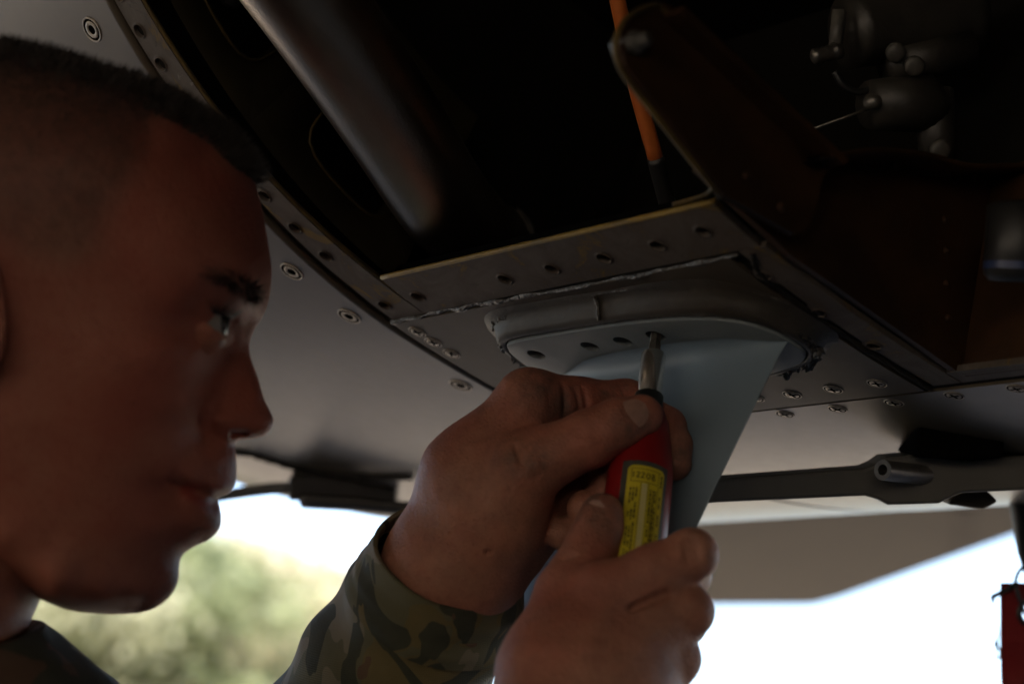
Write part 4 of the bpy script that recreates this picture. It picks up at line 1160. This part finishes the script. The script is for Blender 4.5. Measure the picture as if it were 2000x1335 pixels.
def hand_left():
    w = (885, 1112, .858)
    P = chain([(790, 1340, .892, 27), (850, 1200, .874, 25), (885, 1112, .860, 26)], .01)
    P += chain([(*w, 26), (932, 935, .853, 22.5), (1032, 785, .850, 13.2)], .012)
    P += chain([(*w, 25), (950, 950, .862, 20), (1052, 800, .863, 13)], .012)
    P += chain([(*w, 25), (970, 980, .868, 19), (1055, 848, .870, 12.5)], .012)
    P += chain([(*w, 24), (990, 1010, .872, 19), (1050, 900, .876, 12)], .012)
    P += chain([(905, 1085, .850, 23), (965, 1005, .842, 21), (1022, 918, .832, 14.5)], .012)          # ball of the thumb
    P += chain([(990, 1035, .862, 20), (1075, 965, .862, 15)], .010)                                    # heel of the palm
    P += chain([(1022, 918, .832, 14), (1085, 886, .830, 11.2), (1150, 857, .829, 11.9)], .007)         # thumb
    P += chain([(1150, 857, .829, 11.7), (1205, 830, .830, 10.6), (1252, 812, .833, 9.2)], .004)
    P += chain([(1032, 783, .850, 13.2), (1125, 790, .859, 11.0), (1222, 786, .867, 9.8)], .006)       # index
    P += chain([(1222, 786, .867, 9.6), (1302, 832, .858, 8.0)], .004) + chain([(1302, 832, .858, 8.0), (1314, 870, .850, 8.0), (1318, 905, .843, 7.2)], .003)
    P += chain([(1052, 800, .863, 12.5), (1215, 866, .866, 10)], .004) + chain([(1215, 866, .866, 9.8), (1238, 935, .852, 8.6), (1188, 958, .842, 8)], .003)
    P += chain([(1055, 850, .870, 12), (1180, 932, .861, 9.6)], .004) + chain([(1180, 932, .861, 9.4), (1188, 990, .847, 8.4), (1142, 992, .838, 7.6)], .003)
    P += chain([(1050, 902, .876, 11), (1122, 985, .864, 8.8)], .004) + chain([(1122, 985, .864, 8.6), (1138, 1035, .850, 7.8), (1098, 1042, .841, 7)], .003)
    for a, b, r in (((950, 905, .8315), (1025, 790, .8375), 1.9), ((905, 935, .834), (985, 815, .838), 1.6), ((870, 985, .838), (930, 880, .833), 1.3), ((930, 880, .833), (985, 860, .829), 1.2), ((1000, 960, .822), (1045, 905, .8175), 1.6)):
        P.append((C(*a), C(*b), r / 1000, r / 1000 * .7, .004))
    cuts = []
    def crease(a, b, r): cuts.append((C(*a), C(*b), r / 1000, r / 1000, .0022))
    for x, y0, y1, d in ((1070, 742, 800, .8385), (1082, 738, 812, .8395), (1124, 742, 818, .8475), (1138, 744, 812, .849)): crease((x, y0, d), (x + 10, y1, d - .001), .8)
    for x in (1215, 1228, 1240): crease((x, 745, .859), (x + 3, 770, .8575), .6)
    crease((1098, 730, .846), (1108, 835, .842), .9)      # folds behind the index knuckle
    crease((1150, 735, .848), (1158, 800, .845), .7)
    crease((1060, 862, .836), (1118, 838, .834), 1.6)      # web between thumb and index
    for x in (1120, 1132, 1144, 1157, 1168): crease((x - 14, 806, .8185), (x + 12, 850, .8168), .65)
    crease((1008, 872, .821), (1018, 905, .8165), .8)
    crease((960, 1090, .826), (1040, 1062, .838), 1.0); crease((950, 1075, .823), (1030, 1045, .835), .8)
    return sdf_mesh(P, .00082, cuts=cuts)
def hand_right():
    w = (1090, 1490, .752)
    P = chain([(930, 1840, .69, 40), (1020, 1650, .72, 33), (*w, 27)], .01)
    P += chain([(*w, 25), (1135, 1310, .765, 20), (1192, 1166, .775, 13.2)], .012)
    P += chain([(*w, 25), (1185, 1345, .764, 20), (1266, 1226, .774, 13.4)], .012)
    P += chain([(*w, 25), (1200, 1390, .766, 20), (1276, 1300, .776, 13)], .012)
    P += chain([(*w, 24), (1205, 1440, .77, 19), (1266, 1372, .783, 12)], .012)
    P += chain([(1080, 1440, .758, 22), (1078, 1310, .770, 19), (1112, 1162, .786, 13)], .012)
    P += chain([(1112, 1162, .786, 12.6), (1138, 1110, .793, 10.6), (1156, 1072, .798, 11)], .006) + chain([(1156, 1072, .798, 10.8), (1168, 1035, .801, 9.9), (1176, 1004, .803, 8.8)], .003)
    P += chain([(1192, 1166, .775, 13), (1275, 1122, .777, 10.8), (1350, 1083, .779, 10.2)], .006) + chain([(1350, 1083, .779, 10), (1345, 1122, .806, 8.8), (1272, 1136, .825, 7.6)], .003)
    P += chain([(1266, 1226, .774, 13), (1345, 1194, .776, 9.8)], .005) + chain([(1345, 1194, .776, 9.6), (1338, 1216, .802, 8.5), (1262, 1216, .822, 7.6)], .003)
    P += chain([(1276, 1300, .776, 12.5), (1322, 1286, .776, 9.2)], .005) + chain([(1322, 1286, .776, 9), (1312, 1302, .800, 8), (1248, 1292, .820, 7.2)], .003)
    P += chain([(1266, 1372, .783, 11.5), (1305, 1372, .782, 8.4)], .005) + chain([(1305, 1372, .782, 8.2), (1296, 1384, .802, 7.4), (1240, 1372, .818, 6.6)], .003)
    for a, b, r in (((1140, 1300, .7455), (1192, 1180, .7615), 2.0), ((1195, 1335, .7445), (1262, 1240, .7605), 2.0), ((1215, 1385, .747), (1272, 1312, .763), 1.8), ((1100, 1330, .750), (1150, 1270, .7475), 1.3), ((1150, 1270, .7475), (1230, 1265, .755), 1.2)):
        P.append((C(*a), C(*b), r / 1000, r / 1000 * .7, .005))
    cuts = []
    def crease(a, b, r): cuts.append((C(*a), C(*b), r / 1000, r / 1000, .0025))
    for x, y in ((1335, 1052), (1347, 1048), (1358, 1050)): crease((x, y, .7715), (x + 8, y + 40, .7685), .5)
    crease((1228, 1190, .762), (1300, 1160, .767), 1.6)
    crease((1165, 1198, .7615), (1195, 1204, .760), .8)
    for x, y in ((1120, 1098), (1126, 1088)): crease((x - 25, y - 8, .784), (x + 45, y + 18, .783), .5)
    return sdf_mesh(P, .00115, cuts=cuts)
LV, LF = hand_left()
RV, RF = hand_right()

person = empty('person', (-.33, .80, 0.0), 'airman with a shaved head in a camouflage jacket, unscrewing the antenna with both hands', 'person')
def add_body():
    mb = MB(); zones = []
    mb.add(W(HV), HF); zones.append(HZ)
    # neck
    pts = [head_pt(np.array(x), np.array(y), np.array(0.0)) for x, y in ((-90, 820), (-105, 930), (-120, 1050), (-150, 1150), (-200, 1240), (-280, 1360), (-370, 1520))]
    V = []
    fwd = nrm(head_pt(np.array(400.), np.array(640.), np.array(0.)) - head_pt(np.array(0.), np.array(640.), np.array(0.)))
    for p, (rf, rl) in zip(pts, ((.030, .040), (.043, .050), (.046, .054), (.0475, .056), (.0495, .058), (.056, .064), (.075, .09))):
        for k in range(40):
            q = 2 * math.pi * k / 40
            V.append(p + fwd * rf * math.cos(q) + _m * rl * math.sin(q))
    mb.add(W(np.array(V)), grid_faces(len(pts), 40, True)); zones.append(np.zeros((len(V), 3)))
    # ears
    for side in (0, 1):
        V = []; nr, ncol = 10, 28
        for i in range(nr):
            rr_ = i / (nr - 1)
            for j in range(ncol):
                a = 2 * math.pi * j / ncol
                x = -62 + 78 * rr_ * math.cos(a) * (1 + .12 * math.sin(a)); y = 605 + 150 * rr_ * math.sin(a)
                lift = .083 + .010 * (-math.cos(a)) * rr_ - .010 * (rr_ < .75) * math.cos(rr_ * 2) + .004 * math.exp(-((rr_ - .85) / .1) ** 2)
                V.append(head_pt(np.array(x), np.array(y), np.array(lift)))
        for j in range(ncol):
            a = 2 * math.pi * j / ncol
            V.append(head_pt(np.array(-58 + 55 * math.cos(a)), np.array(600 + 110 * math.sin(a)), np.array(.068)))
        V = np.array(V)
        if side: V = mirror(V)
        mb.add(W(V), grid_faces(nr + 1, ncol, True)); zones.append(np.tile([0, .35, 0], (len(V), 1)))
    # eyelids
    for side in (0, 1):
        for up_ in (True, False):
            V = []
            tts = np.radians(np.linspace(-70, 118, 26)); n2 = 12
            for t in tts:
                deg = math.degrees(t)
                lim = np.interp(deg, [-70, -40, 0, 45, 80, 105, 118], [4, 9, 10, 15, 21, 24, 24]) if up_ else np.interp(deg, [-70, -40, 0, 30, 60, 85, 105, 118], [0, -16, -27, -24, -12, 8, 20, 22])
                for j in range(n2):
                    f = j / (n2 - 1)
                    ph_ = math.radians(lim + (88 - lim) * f) if up_ else math.radians(lim + (-88 - lim) * f)
                    r = .0128 + .0007 * math.sin(min(1, f * 5) * math.pi / 2)
                    V.append(EYE + r * (EF * math.cos(ph_) * math.cos(t) + EL * math.cos(ph_) * math.sin(t) + EU * math.sin(ph_)))
            V = np.array(V)
            if side: V = mirror(V)
            mb.add(W(V), grid_faces(26, n2)); zones.append(np.tile([.12 if up_ else 0, .2, 0], (len(V), 1)))
    # hands with their forearms
    for V, F in ((LV, LF), (RV, RF)):
        mb.add(W(V), F.tolist())
        z = np.zeros((len(V), 3)); z[:, 2] = .34; z[:, 1] = .10
        for gp in ((1050, 735, .838), (1105, 800, .845), (1030, 890, .82), (1200, 760, .85), (1240, 850, .825), (1330, 900, .84), (1160, 1000, .80)):
            z[:, 2] = np.maximum(z[:, 2], .95 * np.exp(-((V - C(*gp)) ** 2).sum(1) / .017 ** 2))
        zones.append(z)
    # upper body under the clothes, so that the figure is whole
    V, F = sdf_mesh(body_prims(0.0), .011, .05); mb.add(V, F.tolist()); zones.append(np.zeros((len(V), 3)))
    o = mb.build('body', M_FLESH, person)
    ca = o.data.color_attributes.new('zone', 'FLOAT_COLOR', 'POINT')
    z = np.concatenate(zones); z4 = np.ones((len(z), 4)); z4[:, :3] = z
    ca.data.foreach_set('color', z4.astype(np.float32).ravel())
    return o
EYE = head_pt(np.array(386.), np.array(629.), np.array(.0305))
EF = nrm(head_pt(np.array(500.), np.array(629.), np.array(0.)) - head_pt(np.array(300.), np.array(629.), np.array(0.)))
EL = -_m; EL = nrm(EL - EF * (EL @ EF)); EU = np.cross(EF, EL); EU = EU if EU[2] > 0 else -EU
SHR, SHL = np.array([-.35, .62, 1.385]), np.array([-.36, 1.0, 1.40])
ELR, ELL = np.array([-.08, .58, 1.22]), W([-.116, .98, -.294])
def body_prims(x):
    c = np.array([-.36, .80, 0])
    P = [(c + [0, -.06, 1.33], c + [0, .08, 1.33], .115 + x, .115 + x, .06), (c + [0, -.07, 1.18], c + [0, .07, 1.18], .118 + x, .118 + x, .08), (c + [0, -.07, 1.0], c + [0, .07, 1.0], .112 + x, .112 + x, .08)]
    P += [(c + [.02, 0, 1.40], W(pts_neck()), .075 + x, .062 + x, .05)]
    for sh, el, wr in ((SHR, ELR, W(C(1020, 1650, .72))), (SHL, ELL, W(C(740, 1440, .905)))):
        P += [(c + [0, (sh[1] - .8) * .4, 1.37], sh, .07 + x, .062 + x, .05), (sh, el, .058 + x, .047 + x, .03), (el, wr, .046 + x, .038 + x, .03)]
    return P
def pts_neck():
    return head_pt(np.array(-330.), np.array(1440.), np.array(0.))
body = add_body()

# --- eyes
for side in (0, 1):
    ec = EYE if side == 0 else mirror(EYE); el = EL if side == 0 else -EL
    mb = MB(); lathe(mb, W(ec) - Wd(EF) * .012, Wd(EF), [(.012 - .012 * math.cos(a), max(1e-5, .012 * math.sin(a))) for a in np.linspace(0, math.pi, 20)], 28)
    eye = mb.build('eye', M_EYE, person)
    gz = nrm(Wd(EF * .95 + el * .22 + EU * .04))
    mb = MB(); lathe(mb, W(ec), gz, [(.0122 * math.cos(a) + .0004 * (1 - a / .5), max(1e-5, .0122 * math.sin(a))) for a in np.linspace(.50, 0, 8)], 24)
    mb.build('iris', M_IRIS, eye)
    mb = MB()
    lsh = []
    for t in np.radians(np.linspace(-45, 112, 30)):
        lim = math.radians(np.interp(math.degrees(t), [-70, -40, 0, 45, 80, 105, 118], [4, 9, 10, 15, 21, 24, 24]) - 2)
        lsh.append(W(ec + .0136 * (EF * math.cos(lim) * math.cos(t) + el * math.cos(lim) * math.sin(t) + EU * math.sin(lim))))
    tube(mb, lsh, .0005, 6)
    rl = random.Random(4)
    for i, p in enumerate(lsh[1:-1]):
        out = nrm(p - W(ec)); t_ = nrm(lsh[i + 2] - lsh[i])
        for s_ in range(6):
            d = nrm(out + .35 * t_ * rl.uniform(-1, 1) + Wd(EU) * rl.uniform(-.1, .5))
            mb.add([p - t_ * .00018, p + t_ * .00018, p + d * rl.uniform(.006, .010)], [(0, 1, 2)])
    mb.build('eyelash', M_HAIR, person)

# --- hair: short strands on the crown, stubble on the sides, and the brows
def strands(name, choose, N, length, lean, width, seed, parent=person):
    rnd = np.random.RandomState(seed)
    PX, PY = HI['PX'], HI['PY']; J, K = PX.shape
    near, far = W(HI['near']), W(HI['far'])
    V = []; F = []
    wt = choose(PX, PY, HI['tt'][:, None] * np.ones((1, K)))
    # area weight of the grid cells
    e1 = np.linalg.norm(np.roll(near, -1, 1) - near, axis=2); e2 = np.zeros((J, K)); e2[:-1] = np.linalg.norm(near[1:] - near[:-1], axis=2)
    pw = (wt * e1 * e2).ravel(); cum = np.cumsum(pw); cum /= cum[-1]
    cells = np.searchsorted(cum, rnd.rand(N)); ii, kk = np.minimum(cells // K, J - 2), cells % K
    fu, fv = rnd.rand(N, 1), rnd.rand(N, 1)
    sidef = rnd.rand(N) < .42
    res = []
    for G, sgn, sel in ((near, 1, ~sidef), (far, -1, sidef)):
        i, k = ii[sel], kk[sel]; k2 = (k + 1) % K; a, b = fu[sel], fv[sel]
        p00, p01, p10, p11 = G[i, k], G[i, k2], G[i + 1, k], G[i + 1, k2]
        p = p00 * (1 - a) * (1 - b) + p01 * (1 - a) * b + p10 * a * (1 - b) + p11 * a * b
        n_ = np.cross(p10 - p00, p01 - p00) * sgn; n_ /= np.linalg.norm(n_, axis=1)[:, None] + 1e-12
        ctr = W(_mp + np.array([-.03, 0, .0]))
        fl = ((p - ctr) * n_).sum(1) < 0; n_[fl] *= -1
        L = (length(PX[i, k], PY[i, k]) * rnd.uniform(.7, 1.25, len(i)))[:, None]
        d = n_ + rnd.randn(len(i), 3) * lean[0] + Wd(lean[1]); d /= np.linalg.norm(d, axis=1)[:, None]
        s = np.cross(d, rnd.randn(len(i), 3)); s /= np.linalg.norm(s, axis=1)[:, None] + 1e-12
        b0 = p - n_ * .0006
        res.append(np.stack([b0 - s * width, b0 + s * width, b0 + d * L], 1).reshape(-1, 3))
    V = np.concatenate(res); F = [(3 * i, 3 * i + 1, 3 * i + 2) for i in range(len(V) // 3)]
    o = mesh_obj(name, V, F, M_HAIR, parent); tag(o, kind='stuff')
    return o
TOPF = np.array([(272, 215), (330, 238), (400, 278), (450, 322), (495, 350), (540, 320), (420, 200), (300, 150)], float)
TOPL = np.array([(-600, 0), (560, 0), (560, 330), (495, 350), (450, 322), (400, 278), (330, 238), (272, 225), (230, 215), (100, 200), (0, 190), (-120, 200), (-260, 210), (-350, 300), (-600, 400)], float)
SIDEL = np.array([(-600, 0), (280, 160), (285, 300), (250, 360), (215, 420), (200, 470), (180, 512), (100, 515), (40, 500), (0, 470), (-150, 640), (-300, 800), (-600, 800)], float)
def top_weight(x, y, t):
    return HI['inside'](TOPL, x, y) * np.clip((t - .86) / .10, .04, 1) + HI['inside'](TOPF, x, y) * .8
_tg = HI['tt'][:, None] * np.ones((1, HI['PX'].shape[1]))
def top_len(x, y):
    r = np.hypot(x - 190, y - 650); i = np.argmin(abs(HI['PX'][-1][None, :] - (190 + (x[:, None] - 190))) * 0 + abs(np.arctan2(HI['PY'][-1] - 650, HI['PX'][-1] - 190)[None, :] - np.arctan2(y - 650, x - 190)[:, None]), 1)
    t = r / np.hypot(HI['PX'][-1][i] - 190, HI['PY'][-1][i] - 650)
    return np.clip((t - .84) / .13, .25, 1) * np.interp(x, [-300, 200, 400, 500], [.0045, .0055, .0065, .0085])
strands('hair', top_weight, 26000, top_len, (.35, (.45, 0, .1)), .00022, 1)
strands('shaved_hair', lambda x, y, t: HI['inside'](SIDEL, x, y) * np.clip(1.25 - y / 520, .12, 1), 42000, lambda x, y: np.clip(.0046 - y * .0000062, .0012, .005), (.3, (.1, 0, -.5)), .00011, 2)
strands('eyebrow', lambda x, y, t: HI['inside'](BROW, x, y) * np.clip((y - 515) / 40, .3, 1), 3600, lambda x, y: np.full(np.shape(x), .0052), (.3, (-1.2, 0, .3)), .00026, 3)
# finger nails ------------------------------------------------------------
def nail(c, along, out, L, Wd_, r):
    """curved plate; c centre, along the finger, out of the back of the finger"""
    along = nrm(along); out = nrm(out - along * (out @ along)); sd = np.cross(along, out)
    V = []
    for i in range(15):
        f = math.sin((i / 14 * 2 - 1) * math.pi / 2)
        ww = Wd_ * max(.12, (1 - abs(f) ** 3.2)) ** .5 * (1 - .08 * f)
        for j in range(9):
            g_ = (j / 8 * 2 - 1); a = g_ * ww / r
            V.append(c + along * f * L + sd * r * math.sin(a) + out * (r * (math.cos(a) - 1) - .0010 * max(0, -f - .6)))
    n0 = len(V); V += [v_ - out * .0006 for v_ in V]
    mb = MB(); mb.add(V, grid_faces(15, 9) + [tuple(i + n0 for i in f)[::-1] for f in grid_faces(15, 9)])
    return mb.build('nail', M_NAIL, person)
ip, tp = W(C(1205, 830, .830)), W(C(1252, 812, .833))
nail(W(C(1236, 806, .8208)), tp - ip, W(C(1236, 798, .81)) - W(C(1242, 815, .832)), .0066, .0068, .0092)
ip, tp = W(C(1168, 1035, .801)), W(C(1176, 1004, .803))
nail(W(C(1156, 1008, .7945)), tp - ip, W(C(1130, 1000, .785)) - W(C(1172, 1015, .802)), .0070, .0055, .0080)
# --- clothing
def camo_mat():
    t = NT('camouflage cloth'); v = t.coord((1, 1, 1))
    n1 = t.noise(v, 14, 3, 0.5, 0.6); n2 = t.noise(t.coord((1, 1.2, .8)), 17, 3, 0.55, 0.8); n3 = t.noise(t.coord((1.1, .9, 1)), 21, 3, 0.5, 0.5)
    col = t.ramp(n1, [(0.0, (0.24, 0.205, 0.14)), (0.49, (0.135, 0.13, 0.07)), (0.56, (0.17, 0.13, 0.045))], 'CONSTANT')
    col = t.mix(t.ramp(n2, [(0.0, (0, 0, 0)), (0.55, (1, 1, 1))], 'CONSTANT'), col, (0.024, 0.032, 0.018))
    col = t.mix(t.ramp(n3, [(0.0, (0, 0, 0)), (0.60, (1, 1, 1))], 'CONSTANT'), col, (0.13, 0.062, 0.035))
    fine = t.noise(t.coord(), 60, 4)
    col = t.mix(0.35, col, t.ramp(fine, [(0.3, (0.04, 0.036, 0.024)), (0.7, (0.11, 0.098, 0.07))]))
    t.l(col, t.b.inputs['Base Color']); t.b.inputs['Roughness'].default_value = 0.85
    w1 = t.n('ShaderNodeTexWave', Scale=420.0, Distortion=0.4); w1.bands_direction = 'X'; t.l(v, w1.inputs['Vector'])
    w2 = t.n('ShaderNodeTexWave', Scale=420.0, Distortion=0.4); w2.bands_direction = 'Z'; t.l(v, w2.inputs['Vector'])
    ad = t.n('ShaderNodeMath', _operation='ADD'); t.l(w1.outputs['Fac'], ad.inputs[0]); t.l(w2.outputs['Fac'], ad.inputs[1])
    t.bump(ad.outputs[0], 0.35, 0.0004)
    return t.m
M_CAMO = camo_mat()
V, F = sdf_mesh(body_prims(.014), .010, .05)
jacket = mesh_obj('jacket', V, F, M_CAMO, person)
def sleeve(name, axis, rad, depth_axis, wr_amp, seed, parent, lip=.0022, ncirc=72, ns=70, tilt=None):
    """cloth tube along axis with folds; starts at its open end with a turned edge"""
    A_ = catmull(np.array(axis, float), 24); N = len(A_)
    s = np.linspace(0, N - 1, ns); A_ = np.stack([np.interp(s, np.arange(N), A_[:, i]) for i in range(3)], 1)
    r = np.interp(np.linspace(0, 1, ns), np.linspace(0, 1, len(rad)), rad)
    T = np.gradient(A_, axis=0); rnd = np.random.RandomState(seed)
    a, b, _ = basis(T[0], depth_axis)
    ph = rnd.uniform(0, 6.28, 8)
    def ringpts(i, dr):
        nonlocal a
        t = nrm(T[i]); a = nrm(a - t * (a @ t)); b = np.cross(t, a)
        out = []
        f = i / (ns - 1)
        for k in range(ncirc):
            q = 2 * math.pi * k / ncirc
            w = wr_amp * min(1, f * 4) * (.5 * math.sin(3 * q + 9 * f + ph[0]) + .45 * math.sin(2 * q - 17 * f + ph[1]) + .7 * math.sin(13 * f + 2.2 * math.sin(q + ph[2]) + 1.5 * q + ph[3]) * (.5 + .5 * math.cos(q - 2.4)))
            w += .0005 * math.sin(5 * q + ph[4]) + .0005 * math.sin(9 * f + 2 * q + ph[5])
            out.append(A_[i] + (r[i] + w + dr) * (math.cos(q) * a + math.sin(q) * b))
        return out
    a0 = a.copy()
    V = []
    order = [(6, -lip * 1.3), (3, -lip * 1.2), (1, -lip), (0, -lip * .75), (0, -lip * .3), (0, 0.0)] + [(i, 0.0) for i in range(1, ns)]
    for i, dr in order:
        a = a0.copy() if i < 7 else a
        V += ringpts(i, dr)
    mb = MB(); mb.add(V, grid_faces(len(order), ncirc, True))
    return mb.build(name, M_CAMO, parent)
wax = [W(C(882, 1086, .856)), W(C(862, 1140, .864)), W(C(828, 1215, .876)), W(C(785, 1300, .889)), W(C(730, 1400, .905)), W(C(660, 1520, .925))]
sl = sleeve('sleeve', [wax[1], wax[2], wax[3], wax[4], wax[5]], [.0350, .0392, .0435, .0475, .050], Wd([0, 1, 0]), .0030, 3, jacket)
cf = sleeve('cuff', [wax[0], wax[1], (wax[1] * .45 + wax[2] * .55)], [.0345, .0370, .0395], Wd([0, 1, 0]), .0006, 5, jacket, lip=.0024, ns=40)
sleeve('sleeve', [W(C(1062, 1560, .738)), W(C(1000, 1690, .712)), W(C(930, 1850, .68)), ELR + np.array([.02, 0, .03])], [.036, .042, .046, .050], Wd([0, 1, 0]), .003, 8, jacket)
# cuff tab: a second layer with its own edge
def collar_piece():
    mb = MB(); V = []
    ncol = 72
    rows = [(-215, 1262, .0520, .054), (-214, 1235, .0560, .058), (-213, 1228, .0578, .060), (-213, 1231, .0592, .0615), (-216, 1260, .0660, .068), (-222, 1310, .0800, .082), (-230, 1370, .0960, .100), (-240, 1450, .112, .120), (-250, 1560, .125, .15)]
    fwd = EF
    for i, (x, y, rf, rl) in enumerate(rows):
        c = head_pt(np.array(float(x)), np.array(float(y)), np.array(0.0))
        for k in range(ncol):
            q = 2 * math.pi * k / ncol
            bump_ = .0012 * math.sin(7 * q + i) + .0010 * math.sin(11 * q - i * 2)
            p = c + fwd * (rf + bump_) * math.cos(q) - _m * (rl + bump_) * math.sin(q)
            p = p + np.array([0, 0, -.012 * (1 - math.cos(q)) * .5])
            V.append(p)
    mb.add(W(np.array(V)), grid_faces(len(rows), ncol, True))
    return mb.build('collar', M_CAMO, jacket)
collar = collar_piece()
# trousers and boots, below the picture
P = []; c = np.array([-.36, .80, 0])
for sy_ in (-1, 1):
    hip = c + [0, .10 * sy_, .92]; kn = c + [.03, .12 * sy_, .50]; an = c + [-.03, .13 * sy_, .12]
    P += [(hip, kn, .098, .072, .04), (kn, an, .07, .056, .03)]
P += [(c + [0, -.08, .95], c + [0, .08, .95], .12, .12, .05)]
V, F = sdf_mesh(P, .012, .04); mesh_obj('trousers', V, F, M_CAMO, person)
M_BOOT = mat('tan boot suede', (0.22, 0.16, 0.10), (0.17, 0.12, 0.075), 40, 0.85)
for sy_ in (-1, 1):
    an = c + [-.03, .13 * sy_, .16]
    P = [(an, an + [0, 0, -.09], .05, .052, .03), (an + [-.03, 0, -.115], an + [.05, 0, -.115], .044, .044, .03), (an + [.05, 0, -.118], an + [.16, .01 * sy_, -.122], .043, .037, .03)]
    V, F = sdf_mesh(P, .007, .03); V[:, 2] = np.maximum(V[:, 2], 0.0); mesh_obj('boot', V, F, M_BOOT, person)
